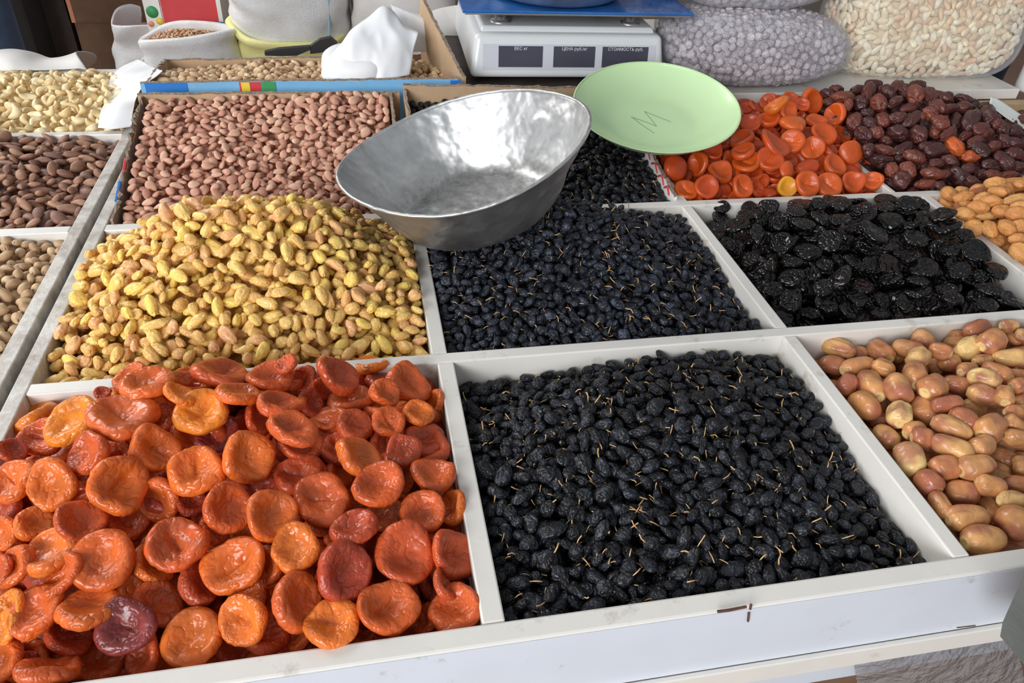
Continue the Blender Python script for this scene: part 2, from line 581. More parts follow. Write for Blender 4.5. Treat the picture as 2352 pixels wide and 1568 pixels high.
M['candied'] = fruit('sugar_coated_nut', [(214, 204, 206), (198, 187, 190), (182, 170, 175), (164, 152, 158)], 0.6, bscale=420, bdist=0.0022, vscale=260, vamt=0.3, bloom=(240, 236, 238), bl_lo=0.5, bl_hi=0.7, blscale=380, blamt=0.6)
M['seed'] = fruit('pale_seed', [(214, 176, 140), (196, 154, 118), (176, 132, 98)], 0.6, vscale=120, vamt=0.2, bdist=0)
SC.cycles.adaptive_threshold = 0.05
SC.cycles.max_bounces = 6
SC.cycles.diffuse_bounces = 4
SC.cycles.glossy_bounces = 3
SC.cycles.transmission_bounces = 4
SC.cycles.transparent_max_bounces = 10
SC.cycles.caustics_reflective = False
SC.cycles.caustics_refractive = False
SC.cycles.use_light_tree = False

# ------------------------------------------------------------------ the hall
f_ = box('floor', -6, 6, -4, 7, -RZ - 0.05, -RZ, M['floor'], bev=0)
tag(f_, 'brown market hall floor', None, kind='structure')
w_ = box('wall_back', -6, 6, 4.6, 4.7, -RZ, 3.0, M['wall'], bev=0)
tag(w_, 'dim plaster wall behind the stall', None, kind='structure')

# ------------------------------------------------------------------ trays
XR, YB = 1.12, 1.202
CR = [(0.287, 0.302), (0.5867, 0.602), (0.887, 0.902), (1.187, 1.202)]
tray = thing('display_tray', 'white laminate display tray divided into bins, nearest the camera', 'tray', (0, 0, -0.103))


def tray_box(parent, name, x0, x1, y0, y1, z0, z1, mat, bev=0.0014):
    o = box(name, x0 - parent.location.x, x1 - parent.location.x, y0 - parent.location.y, y1 - parent.location.y, z0 - parent.location.z, z1 - parent.location.z, mat, parent, bev)
    return o


tray_box(tray, 'base_board', -0.3848, XR, -0.0162, YB, -0.103, -0.092, M['laminate'])
tray_box(tray, 'rail', -0.3848, XR, -0.0162, 0.0, -0.0915, 0.0, M['laminate'], 0.0018)
fp_ = tray_box(tray, 'front_panel', -0.3848, XR, -0.0170, -0.0163, -0.0795, -0.0022, M['panel'], 0.0001)
fp_['label'] = 'bluish white front panel'
tray_box(tray, 'bottom_edge', -0.3848, XR, -0.0215, -0.0170, -0.1035, -0.0800, M['laminate'], 0.001)
sr_ = tray_box(tray, 'rail', -0.3848, -0.3704, 0.0002, YB, -0.0915, 0.0, M['worn'], 0.0014)
sr_['label'] = 'scuffed dirty side rail'
tray_box(tray, 'rail', XR - 0.015, XR, 0.0002, YB, -0.0915, 0.0, M['laminate'])
for y0, y1 in CR:
    tray_box(tray, 'rail', -0.3702, XR - 0.0152, y0, y1, -0.0915, 0.0, M['laminate'])
rows = [(0.0002, 0.2868), (0.3022, 0.5865), (0.6022, 0.8868), (0.9022, 1.1868)]
DIV = [[(0.0, 0.0163), (0.372, 0.3867), (0.745, 0.760)], [(-0.0042, 0.0116), (0.3705, 0.385), (0.745, 0.760)], [(-0.0042, 0.0116), (0.3705, 0.385), (0.706, 0.714)], [(-0.0042, 0.0116), (0.3705, 0.385), (0.745, 0.760)]]
for (y0, y1), dv in zip(rows, DIV):
    for x0, x1 in dv:
        tray_box(tray, 'divider', x0, x1, y0, y1, -0.0915, -0.0004, M['laminate'])
# damage on the front edge: a lifted chip with bare chipboard under it
P0, P1 = aty(1648, 1404, -0.0180), aty(1714, 1394, -0.0180)


def blob_strip(name, pts, r, mat, parent, flat=(1, 1, 1)):
    V, T = tube(pts, r, 6)
    V = V - np.array(parent.location)
    return mk(name, V, [tuple(t) for t in T], mat, parent)


blob_strip('chipped_edge', [P0, P0 * .6 + P1 * .4 + [0, 0, -.0004], P1 + [0, 0, .0006]], 0.0011, M['chip'], tray)
blob_strip('chipped_edge', [aty(1725, 1388, -.0180), aty(1723, 1398, -.0180)], 0.0010, M['chip'], tray)
blob_strip('chipped_edge', [aty(1720, 1407, -.0180), aty(1718, 1426, -.0180)], 0.0009, M['chip'], tray)
blob_strip('chipped_edge', [aty(2198, 1441, -.0173), aty(2240, 1436, -.0173)], 0.0005, M['chip'], tray)

ltray = thing('display_tray', 'white laminate tray of nuts beyond the scuffed dirty rail', 'tray', (-0.75, 0, -0.103))
tray_box(ltray, 'base_board', -1.10, -0.3946, -0.0162, 1.187, -0.103, -0.092, M['laminate'])
lr_ = tray_box(ltray, 'rail', -0.4096, -0.3946, 0.0, 1.187, -0.0915, 0.0, M['worn'])
lr_['label'] = 'scuffed dirty side rail'
tray_box(ltray, 'rail', -1.10, -1.085, 0.0, 1.187, -0.0915, 0.0, M['laminate'])
tray_box(ltray, 'rail', -1.10, -0.3946, -0.0162, -0.0002, -0.0915, 0.0, M['laminate'])
for y0, y1 in ((0.287, 0.302), (0.5867, 0.602), (0.885, 0.899), (1.172, 1.187)):
    tray_box(ltray, 'rail', -1.0848, -0.4098, y0, y1, -0.0915, 0.0, M['laminate'])

cab = thing('stall_cabinet', 'closed brown cabinet carrying the white display trays', 'cabinet', (0, 0.6, -RZ))
for nm, a in (('body', (-1.10, XR, 0.16, 1.19, -RZ, -0.1036, M['cardboard_dark'])), ('apron', (-1.10, XR, 0.010, 0.022, -0.192, -0.1040, M['panel'])), ('top_board', (-1.10, XR, 0.0225, 0.1595, -0.125, -0.1040, M['panel']))):
    o = box(nm, a[0], a[1], a[2] - 0.6, a[3] - 0.6, a[4] + RZ, a[5] + RZ, a[6], cab)

# ------------------------------------------------------------------ the kinds of fruit and nut


def apricot_mesh(seed, R, prof, nu=44, nv=25, amp=0.05, wr=0.03, bend=0.12, crease=0.0):
    r = np.random.default_rng(seed)
    pr = catmull(np.array(prof), nv)
    pr[0, 0] = pr[-1, 0] = 0
    V, T = lathe([tuple(p) for p in pr], nu)
    x, y, z = V.T.copy()
    rad = np.hypot(x, y)
    a = np.arctan2(y, x)
    out = np.ones_like(a)
    for k in (2, 3, 4, 5):
        out += amp * r.normal() / (k - 0.6) * np.cos(k * a + r.uniform(0, 6.28))
    rim = np.clip(1 + 0.28 * sum(r.normal() / k * np.cos(k * a + r.uniform(0, 6.28)) for k in (1, 2, 3)), 0.4, 1.7)
    topm = (z > -0.02)
    z = np.where(topm, z * (1 + (rim - 1) * np.clip(rad * 1.6, 0, 1)), z)
    ox, oy = r.normal(0, 0.08, 2)
    inner = np.clip(1 - rad, 0, 1) * topm
    x2, y2 = x * out + ox * inner, y * out + oy * inner
    if crease:
        ph = r.uniform(0, 6.28)
        d = x2 * math.cos(ph) + y2 * math.sin(ph) + 0.08 * np.sin(3 * (y2 * math.cos(ph) - x2 * math.sin(ph)))
        z = z - crease * np.exp(-(d / 0.13) ** 2) * topm * np.clip(1.15 - rad, 0, 1)
    nw = int(r.integers(7, 12))
    fw = sines(seed + 900, 6, 0.5, 1.0)
    z = z - wr * 2.2 * np.exp(-(fw(np.stack([x2, y2, 0 * x2], 1)) / 0.35) ** 2) * np.clip(rad * 2, 0, 1) * np.clip(1.1 - rad, 0, 1) * topm
    ph = r.uniform(0, 6.28)
    xb = x2 * math.cos(ph) + y2 * math.sin(ph)
    yb = -x2 * math.sin(ph) + y2 * math.cos(ph)
    z = z + bend * r.uniform(-0.2, 1.0) * xb ** 2 + bend * 0.8 * r.normal() * xb * yb * .6
    V = np.stack([x2, y2, z], 1)
    f = sines(seed + 500, 8, 0.5, 1.1)
    g = sines(seed + 700, 8, 1.4, 2.6)
    nrm = np.stack([x, y, z * 3], 1)
    nrm /= np.linalg.norm(nrm, axis=1, keepdims=True) + 1e-9
    V = V + nrm * (0.018 * f(V) - wr * 0.5 * np.abs(g(V)))[:, None]
    return V * R, T


PROF_A = [(0, .05), (.14, .055), (.28, .08), (.42, .14), (.56, .22), (.70, .27), (.83, .26), (.94, .18), (1.0, .02), (.97, -.13), (.86, -.24), (.66, -.30), (.42, -.33), (.2, -.34), (0, -.34)]
PROF_O = [(0, .04), (.2, .05), (.40, .09), (.58, .17), (.74, .25), (.87, .25), (.97, .14), (1.0, 0), (.96, -.14), (.84, -.25), (.62, -.33), (.38, -.37), (.2, -.38), (0, -.38)]
PROF_P = [(0, .20), (.2, .20), (.40, .22), (.60, .25), (.76, .24), (.89, .17), (.97, .08), (1.0, 0), (.97, -.10), (.86, -.20), (.62, -.26), (.38, -.27), (.2, -.27), (0, -.27)]


def lump_mesh(seed, ax, nu=26, nv=16, amp=0.10, wr=0.05, fold=0.0):
    D, T = uvgrid(nu, nv)
    f = sines(seed, 6, 0.25, 0.5)
    g = sines(seed + 33, 8, 0.7, 1.3)
    s = 1 + amp * f(D) - wr * np.abs(g(D))
    if fold:
        s = s - fold * np.exp(-(D[:, 1] / 0.22) ** 2) * (D[:, 2] > 0) * np.clip(1 - D[:, 0] ** 2, 0, 1)
    return D * s[:, None] * np.array(ax), T


def raisin_mesh(seed, ax, nu=26, nv=16, wr=0.22, amp=0.10):
    D, T = uvgrid(nu, nv)
    Q = D * np.array([0.6, 1.5, 1.5])
    f = sines(seed, 6, 0.25, 0.5)
    g = sines(seed + 7, 7, 0.45, 0.95)
    s = 1.06 + amp * f(D) - wr * np.exp(-(g(Q) / 0.30) ** 2)
    V = D * s[:, None] * np.array(ax)
    V[:, 1:] *= (1 - 0.18 * D[:, :1])
    V[:, 2] += 0.12 * ax[0] * (D[:, 0] ** 2 - 0.4) * (1 if seed % 2 else -1)
    return V, T


def drop_mesh(seed, ax, nu=16, nv=10, pt=0.5, amp=0.05):
    D, T = uvgrid(nu, nv)
    f = sines(seed, 6, 0.25, 0.6)
    V = D * (1 + amp * f(D))[:, None] * np.array(ax)
    t = (D[:, 0] + 1) / 2
    V[:, 1:] *= (1.08 - pt * t ** 2.2)[:, None]
    return V, T


def cashew_mesh(seed, ax):
    r = np.random.default_rng(seed)
    D, T = uvgrid(18, 14)
    V = D * np.array(ax)
    x = D[:, 0]
    V[:, 1] = V[:, 1] * (0.8 + 0.2 * np.abs(x)) - ax[0] * r.uniform(.45, .62) * (0.45 - x ** 2)
    V[:, 2] *= 0.95
    V[:, 0] *= 0.92
    return V + sines(seed, 6, 30, 60)(V)[:, None] * 0.0003, T


def pistachio_mesh(seed, ax):
    D, T = uvgrid(18, 12)
    V = D * np.array(ax)
    t = (D[:, 0] + 1) / 2
    V[:, 1:] *= (1.05 - 0.22 * t ** 2)[:, None]
    seam = np.exp(-(D[:, 1] / 0.13) ** 2) * (D[:, 2] > 0) * np.clip(D[:, 0] * 1.5 + 0.8, 0, 1)
    V *= (1 - 0.22 * seam)[:, None]
    mi = (seam[T].mean(1) > 0.42).astype(np.int32)
    return V, T, mi


def date_mesh(seed, ax):
    r = np.random.default_rng(seed)
    D, T = uvgrid(26, 22)
    x = D[:, 0]
    ct = np.clip(1 - np.abs(x) ** 3.2, 0, 1) ** 0.5
    sn = np.sqrt(np.clip(1 - x ** 2, 1e-9, 1))
    V = D.copy()
    V[:, 1:] *= (ct / sn * (1 - 0.10 * x))[:, None]
    ang = np.arctan2(D[:, 2], D[:, 1])
    ridge = sum(r.normal() * np.sin(k * ang + r.uniform(0, 6.28) + r.normal() * x) for k in (2, 3, 5, 7)) * 0.012
    f = sines(seed, 6, 0.3, 0.6)
    V[:, 1:] *= (1 + 2.6 * ridge + 0.085 * f(D))[:, None]
    hp = np.hypot(D[:, 1], D[:, 2])
    cap = np.exp(-(hp / 0.40) ** 2) * (x < 0)
    V[:, 0] += 0.16 * np.exp(-(hp / 0.16) ** 2) * (x < 0) - 0.05 * np.exp(-((hp - .30) / 0.10) ** 2) * (x < 0)
    V = V * np.array(ax)
    mi = ((cap[T].mean(1)) > 0.50).astype(np.int32)
    return V, T, mi


KIND = {}


def kind(key, name, mat, ax, meshes, mats=None):
    vs = []
    for mm in meshes:
        vs.append(dict(V=mm[0], T=mm[1], mi=mm[2] if len(mm) > 2 else None))
    KIND[key] = dict(name=name, ax=np.array(ax), vs=vs, mats=mats or [mat], me=None)


R_ = 0.020
kind('apricot', 'dried_apricot', M['apricot'], (R_, R_, .29 * R_), [apricot_mesh(s, R_, PROF_A, crease=(0.15 if s % 3 == 0 else 0.05), bend=0.22, amp=0.07, wr=0.05) for s in range(16)])
kind('orange', 'orange_apricot', M['orange_apricot'], (.018, .018, .3 * .018), [apricot_mesh(s + 40, .018, PROF_O, nu=36, nv=21, amp=0.05, wr=0.008, bend=0.22, crease=(0.16 if s % 2 == 0 else 0.0)) for s in range(8)])
kind('prune', 'prune', M['prune'], (.021, .021, .25 * .021), [apricot_mesh(s + 80, .021, PROF_P, nu=36, nv=21, amp=0.07, wr=0.07, bend=0.2, crease=(0.1 if s % 2 else 0)) for s in range(8)])
kind('brown', 'brown_apricot', M['brown_apricot'], (.0165, .0135, .0115), [lump_mesh(s + 120, (.0165, .0135, .0115), amp=.17, wr=.16, fold=(.30 if s % 3 == 0 else .10)) for s in range(8)])
kind('tan', 'tan_apricot', M['tan_apricot'], (.0165, .014, .012), [lump_mesh(s + 160, (.0165, .014, .012), amp=.10, wr=.09, fold=(.12 if s % 2 else 0)) for s in range(6)])
kind('date', 'date', M['date'], (.0185, .0118, .0115), [date_mesh(s + 200, (.0185, .0118, .0115)) for s in range(8)], [M['date'], M['date_cap']])
kind('raisin', 'black_raisin', M['raisin'], (.0085, .0056, .0044), [raisin_mesh(s + 240, (.0085, .0056, .0044)) for s in range(10)])
kind('raisin_mid', 'blue_black_raisin', M['raisin_blue'], (.0080, .0052, .0042), [raisin_mesh(s + 260, (.0080, .0052, .0042), 18, 12) for s in range(8)])
kind('raisin_far', 'box_raisin', M['raisin'], (.0080, .0052, .0042), [raisin_mesh(s + 280, (.0080, .0052, .0042), 14, 9) for s in range(6)])
kind('golden', 'golden_raisin', M['golden'], (.0098, .0058, .0050), [raisin_mesh(s + 300, (.0098, .0058, .0050), 24, 16, wr=.18, amp=.12) for s in range(12)])
kind('kernel', 'apricot_kernel', M['kernel'], (.0082, .0056, .0036), [drop_mesh(s + 320, (.0082, .0056, .0036), 14, 10) for s in range(6)])
kind('almond', 'almond', M['almond'], (.0112, .0064, .0042), [drop_mesh(s + 340, (.0112, .0064, .0042), 16, 10, pt=.42) for s in range(6)])
kind('pistachio', 'pistachio', M['pistachio'], (.0082, .0054, .0052), [pistachio_mesh(s + 360, (.0082, .0054, .0052)) for s in range(5)], [M['pistachio'], M['pist_seed']])
kind('cashew', 'cashew', M['cashew'], (.0112, .0070, .0056), [cashew_mesh(s + 380, (.0112, .0056, .0056)) for s in range(6)])
kind('blanched', 'blanched_almond', M['blanched'], (.0118, .0066, .0046), [drop_mesh(s + 400, (.0118, .0066, .0046), 16, 10, pt=.35) for s in range(5)])
kind('candied', 'candied_nut', M['candied'], (.0082, .0074, .0072), [lump_mesh(s + 420, (.0082, .0074, .0072), 20, 12, amp=.07, wr=.17) for s in range(6)])
kind('seed', 'pale_seed', M['seed'], (.0090, .0045, .0025), [drop_mesh(s + 440, (.0090, .0045, .0025), 8, 6) for s in range(3)])
STEMS = [tube([(.0075, 0, 0), (.0100, .0004 * s, .0006), (.0128, .0012 * s, .0014), (.0158, .0026 * s, .0034 - .0014 * k)], .00042, 5, 1.3) for k, s in enumerate((-1, 1, -.4, .7))]
STEM_ME = [mesh_np('stem', V, T, [M['stem']]) for V, T in STEMS]
for k in KIND.values():
    k['me'] = [mesh_np(k['name'], v['V'], v['T'], k['mats'], midx=v['mi']) for v in k['vs']]

# ------------------------------------------------------------------ heaps


class Heap:
    def __init__(s, key, kind, b, grid, drop, res, seed):
        s.key, s.kind, s.b, s.res, s.seed = key, kind, b, res, seed
        x0, x1, y0, y1 = b
        s.nx, s.ny = max(8, int((x1 - x0) / res)), max(8, int((y1 - y0) / res))
        s.xs = x0 + (np.arange(s.nx) + .5) * (x1 - x0) / s.nx
        s.ys = y0 + (np.arange(s.ny) + .5) * (y1 - y0) / s.ny
        g = catmull(np.array(grid, dtype=float), s.ny)
        s.T = catmull(g.T, s.nx).T            # [iy, ix]
        f = sines(seed + 5, 6, 4, 12)
        X, Y = np.meshgrid(s.xs, s.ys)
        s.T = s.T + 0.003 * f(np.stack([X, Y, 0 * X], -1))
        s.H = s.T - drop
        s.H0 = s.H.copy()
        s.top = -np.ones(s.H.shape, dtype=int)
        s.items = []
        s.dx, s.dy = (x1 - x0) / s.nx, (y1 - y0) / s.ny
        gy, gx = np.gradient(s.T, s.dy, s.dx)
        s.gx, s.gy = gx, gy

    def cell(s, x, y):
        return (min(max(int((y - s.b[2]) / s.dy), 0), s.ny - 1), min(max(int((x - s.b[0]) / s.dx), 0), s.nx - 1))

    def normal(s, x, y):
        i, j = s.cell(x, y)
        n = np.array([-s.gx[i, j], -s.gy[i, j], 1.0])
        return n / np.linalg.norm(n)

    def patch(s, x, y, Sg):
        hx, hy = math.sqrt(Sg[0, 0]), math.sqrt(Sg[1, 1])
        j0, j1 = int((x - hx - s.b[0]) / s.dx), int((x + hx - s.b[0]) / s.dx) + 1
        i0, i1 = int((y - hy - s.b[2]) / s.dy), int((y + hy - s.b[2]) / s.dy) + 1
        j0, i0 = min(max(j0, 0), s.nx - 1), min(max(i0, 0), s.ny - 1)
        j1, i1 = min(max(j1, j0 + 1), s.nx), min(max(i1, i0 + 1), s.ny)
        dx = s.xs[None, j0:j1] - x
        dy = s.ys[i0:i1, None] - y
        A = Sg[:2, :2]
        det = A[0, 0] * A[1, 1] - A[0, 1] ** 2
        i00, i11, i01 = A[1, 1] / det, A[0, 0] / det, -A[0, 1] / det
        q = i00 * dx * dx + i11 * dy * dy + 2 * i01 * dx * dy
        kx = Sg[2, 0] * i00 + Sg[2, 1] * i01
        ky = Sg[2, 0] * i01 + Sg[2, 1] * i11
        zz = max(Sg[2, 2] - (kx * Sg[2, 0] + ky * Sg[2, 1]), 1e-12)
        mid = kx * dx + ky * dy
        hh = np.sqrt(zz * np.clip(1 - q, 0, None))
        return (slice(i0, i1), slice(j0, j1)), q < 1, mid, hh

    def rest(s, x, y, Sg):
        sl, ok, mid, hh = s.patch(x, y, Sg)
        if not ok.any():
            return float(s.H[s.cell(x, y)]), None
        return float((s.H[sl] - (mid - hh))[ok].max()), (sl, ok, mid, hh)

    def stamp(s, z, p, idx):
        if p is None:
            return
        sl, ok, mid, hh = p
        up = z + mid + hh
        H = s.H[sl]
        w = ok & (up > H)
        H[w] = up[w]
        t = s.top[sl]
        t[w] = idx

    def add(s, pos, R, sc, var, tone, p=None, z=None):
        it = dict(pos=np.array(pos, dtype=float), R=R, sc=np.array(sc, dtype=float), var=var, tone=tone, heap=s, label=None)
        s.items.append(it)
        if p is not None:
            s.stamp(pos[2], p, len(s.items) - 1)
        return it

    def fill(s, level=0.0, nmax=4000, tilt=0.35, sv=0.12, tones=(0, 1), under=True):
        """drop pieces where the heap is lowest, first an under layer, then up to its level"""
        r = np.random.default_rng(s.seed)
        ax = KIND[s.kind]['ax']
        if under:
            s._pass(r, level - 3.2 * ax[2], nmax // 2, tilt, sv, tones)
            s._pass(r, level - 1.5 * ax[2], nmax // 2, tilt, sv, tones)
        s._pass(r, level, nmax, tilt, sv, tones)

    def _pass(s, r, level, nmax, tilt, sv, tones):
        K = KIND[s.kind]
        nv = len(K['vs'])
        ax = K['ax']
        T = s.T + level
        n, good, B = 0, 0, 512
        for tr in range(nmax * 4):
            k = tr % B
            if k == 0:
                if tr and (good < B * .05 or ((s.H > T - .4 * ax[2]).mean() > .97)):
                    break
                good = 0
                I, J = r.integers(0, s.ny, (B, 24)), r.integers(0, s.nx, (B, 24))
                SCL = np.clip(r.normal(1, sv, (B, 1)) * np.clip(r.normal(1, sv * .7, (B, 3)), .7, 1.3), .65, 1.4)
                TL = r.normal(0, tilt, (B, 2))
                SP = r.uniform(0, 6.283, B)
                VA = r.integers(0, nv, B)
                TO = r.uniform(tones[0], tones[1], B)
            if n >= nmax:
                break
            ii, jj = I[k], J[k]
            q = int(np.argmax(T[ii, jj] - s.H[ii, jj]))
            i, j = ii[q], jj[q]
            x, y = s.xs[j], s.ys[i]
            sc = SCL[k]
            R = basis((-s.gx[i, j] + TL[k, 0], -s.gy[i, j] + TL[k, 1], 1.0), SP[k])
            a = ax * sc
            A = R * a
            Sg = A @ A.T
            hx, hy = math.sqrt(Sg[0, 0]), math.sqrt(Sg[1, 1])
            x = min(max(x, s.b[0] + hx), s.b[1] - hx)
            y = min(max(y, s.b[2] + hy), s.b[3] - hy)
            z, p = s.rest(x, y, Sg)
            if z - T[s.cell(x, y)] > 0.55 * ax[2]:
                continue
            n += 1
            good += 1
            z -= 0.30 * a[2]
            s.add((x, y, z), R, sc, int(VA[k]), float(TO[k]), p)


def basis(nrm, spin):
    """rotation whose z is nrm, turned by spin about it"""
    nx, ny, nz = float(nrm[0]), float(nrm[1]), float(nrm[2])
    l = math.sqrt(nx * nx + ny * ny + nz * nz)
    nx, ny, nz = nx / l, ny / l, nz / l
    if abs(nx) < 0.9:
        ax, ay, az = 1 - nx * nx, -nx * ny, -nx * nz
    else:
        ax, ay, az = -ny * nx, 1 - ny * ny, -ny * nz
    l = math.sqrt(ax * ax + ay * ay + az * az)
    ax, ay, az = ax / l, ay / l, az / l
    bx, by, bz = ny * az - nz * ay, nz * ax - nx * az, nx * ay - ny * ax
    c, n = math.cos(spin), math.sin(spin)
    return np.array([[ax * c + bx * n, -ax * n + bx * c, nx], [ay * c + by * n, -ay * n + by * c, ny], [az * c + bz * n, -az * n + bz * c, nz]])


def settle_on_ray(h, u, v, mk_sigma, lift=0.0, lo=-0.03, hi=0.016):
    i, j = h.ny // 2, h.nx // 2
    z = float(h.T[i, j])
    for _ in range(7):
        P = atz(u, v, z)
        t = float(h.T[h.cell(P[0], P[1])])
        z = 0.4 * z + 0.6 * t
    d = np.linalg.norm(P - CAMP)
    R, sc, Sg = mk_sigma(P, d)
    for _ in range(6):
        P = atz(u, v, z)
        zr, p = h.rest(P[0], P[1], Sg)
        t = float(h.T[h.cell(P[0], P[1])])
        zr = min(max(zr + lift, t + lo), t + hi)
        z = 0.5 * z + 0.5 * zr
    P = atz(u, v, z)
    zr, p = h.rest(P[0], P[1], Sg)
    return P, R, sc, p


def put_disc(h, u, v, a, b, th, tone, lift=0.0, rng=None, thick=0.25, flip=False):
    K = KIND[h.kind]
    w = -ray(u, v)
    w /= np.linalg.norm(w)
    t = math.radians(th)
    m = CAMR @ np.array([math.cos(t), -math.sin(t), 0.0])
    m -= w * (m @ w)
    m /= np.linalg.norm(m)
    c2 = ((b / a) ** 2 - thick ** 2) / (1 - thick ** 2)
    cphi = math.sqrt(min(max(c2, 0.02), 1.0))
    sphi = math.sqrt(1 - cphi ** 2)
    q = np.cross(m, w)
    pref = np.array([0, 0, 1.0])
    n1, n2 = cphi * w + sphi * q, cphi * w - sphi * q
    n = n1 if n1 @ pref > n2 @ pref else n2

    def ms(P, d):
        r = a * d / FPX / np.linalg.norm(ray(u, v)) * 1.0
        sc = r / K['ax'][0]
        R = np.stack([m, np.cross(n, m), n], 1)
        sp = rng.uniform(0, 6.28)
        R = R @ _rz(sp)
        s3 = np.array([sc, sc, min(sc, 1.15)])
        ax = K['ax'] * s3
        return R, s3, R @ np.diag(ax * ax) @ R.T
    P, R, sc, p = settle_on_ray(h, u, v, ms, lift)
    if flip:
        R = R @ np.diag([1.0, -1.0, -1.0])
    return h.add(P, R, sc, int(rng.integers(len(K['vs']))), tone, p)


def put_long(h, u, v, a, b, th, tone, lift=0.0, rng=None):
    K = KIND[h.kind]
    w = -ray(u, v)
    w /= np.linalg.norm(w)
    t = math.radians(th)
    m = CAMR @ np.array([math.cos(t), -math.sin(t), 0.0])
    m -= w * (m @ w)
    m /= np.linalg.norm(m)

    def ms(P, d):
        ns = h.normal(P[0], P[1])
        k = -(m @ ns) / max(0.25, w @ ns)
        k = min(max(k, -1.2), 1.2)
        e = m + k * w
        e /= np.linalg.norm(e)
        dd = d / FPX / np.linalg.norm(ray(u, v))
        L = a * dd * math.sqrt(1 + min(k * k, 0.5) * (.3 if h.kind == 'date' else 1))
        Bm = b * dd * (1.08 if h.kind == 'date' else 1.0)
        n = ns - e * (ns @ e)
        n /= np.linalg.norm(n)
        if rng.random() < 0.5:
            e = -e
        R = np.stack([e, np.cross(n, e), n], 1)
        q = 1.0 if h.kind == 'date' else 0.88
        s3 = np.array([L, Bm, Bm * q]) / K['ax']
        s3 = np.clip(s3, 0.45, 1.75)
        R = R @ _rx(rng.normal(0, 0.5))
        ax = K['ax'] * s3
        return R, s3, R @ np.diag(ax * ax) @ R.T
    P, R, sc, p = settle_on_ray(h, u, v, ms, lift)
    return h.add(P, R, sc, int(rng.integers(len(K['vs']))), tone, p)


def rows_of(txt):
    for ln in txt.replace('\n', ' ').split(';'):
        f = [float(x) for x in ln.split()]
        if len(f) >= 5:
            yield f + [None] * (7 - len(f))

# ------------------------------------------------------------------ what lies where: picture measurements of the larger fruit
# u v half-length half-width angle [tone] [1 = lies under its neighbours]
APRICOTS = """
168 899 32 17 5;235 902 20 14 0 .7;301 869 45 25 -30;339 882 62 33 -15 .35;293 907 40 20 -10 .1 1;115 925 30 14 -35 .2;71 953 55 15 -32 .6 1;77 963 62 19 -35 .1;97 1004 50 42 -40 .5;166 966 60 46 -40 .1;
196 922 35 20 -20 .2 1;25 1035 35 25 20 .7;38 994 38 24 -40 .3 1;281 956 76 47 -10 .4;204 1040 52 38 -70 .5;355 1031 58 53 60 .35;378 958 36 30 -60 .45 1;281 1030 32 22 90 .5 1;462 948 62 49 -15 .05;434 999 44 40 60 .4 1;
413 905 40 18 25 .15;440 885 58 32 10 .5 1;510 859 68 31 15 .55;429 858 25 15 0 .2 1;548 905 52 19 8 .3;30 1104 56 40 -55 .35;120 1111 58 52 -75 .3;273 1114 68 62 45 .35;365 1148 56 44 75 .45 1;451 1081 64 55 -20 .35;
571 1050 62 58 75 .3;500 1000 52 42 -20 .9 1;444 1157 36 30 0 .75 1;523 1165 60 54 70 .5;8 1222 42 28 80 .4;84 1202 46 40 20 .3;182 1197 56 46 30 .6;288 1200 50 40 20 .55 1;115 1267 62 42 -45 .3;143 1320 55 27 -65 .45;
235 1286 72 66 -45 .45;405 1250 68 58 -20 .5;350 1300 52 38 30 .25 1;497 1215 46 32 30 .5 1;33 1300 50 27 -65 .4;0 1310 36 22 -80 .5;28 1392 40 26 -80 .1;85 1400 60 50 -50 .4;203 1395 66 42 -20 .35;289 1437 66 60 -60 .95;
365 1385 58 52 30 .5 1;460 1340 54 46 50 .7 1;541 1298 72 60 -55 .35;443 1464 70 64 -30 .3;561 1423 60 50 80 .25;245 1517 58 45 -30 .55 1;335 1500 50 30 -80 .6 1;158 1465 56 34 5 .7 1;110 1538 70 23 -2 .5;15 1515 50 28 -80 .4;15 1440 40 20 -75 .15;64 1490 38 25 0 .8 1;
621 869 57 31 0 .5;657 836 28 18 -40 .6;700 869 32 30 90 .6 1;772 864 56 32 40 .6;795 848 28 14 30 .5 1;853 841 44 17 -8 .15;938 879 54 40 35 .45;884 902 38 30 35 .4;833 879 20 12 0 .5 1;644 928 52 27 12 .5;
713 927 36 28 60 .8 1;596 963 42 30 60 .6 1;675 986 57 34 8 .5;690 1030 56 30 12 .55 1;805 920 60 32 -15 .5 1;815 976 46 36 30 .65;892 968 40 36 30 .5;961 948 38 28 20 .3;999 925 34 19 -75 .3 1;976 1010 48 40 30 .65 1;
927 1035 42 38 30 .65;825 1050 60 36 40 .3;869 1114 60 49 -10 .5;994 1088 54 37 12 .45;739 1147 68 55 -10 .5;688 1090 60 46 -10 .6 1;925 1104 34 26 70 .5 1;619 1184 62 54 70 .35;971 1176 52 50 0 .5;1040 1166 44 27 -80 .3 1;
879 1181 52 36 -20 .45 1;813 1212 56 36 -15 .7;678 1258 58 52 -30 .25;792 1314 70 62 80 .75;930 1273 72 66 30 .6;1037 1273 62 44 75 .65;685 1380 68 54 75 .5;764 1431 63 52 -15 .25;889 1396 68 60 35 .45;1045 1398 62 54 -30 .45;
614 1299 48 34 80 .45 1;609 1459 58 40 0 .7 1;688 1467 36 22 -50 .35 1;978 1421 42 24 -60 .6 1;1017 1344 40 15 60 .6;838 1464 32 15 -15 .5 1;739 1207 40 25 10 .4 1;754 963 34 24 -10 .5 1;739 894 30 26 60 .6 1;994 876 18 16 0 .6 1
"""
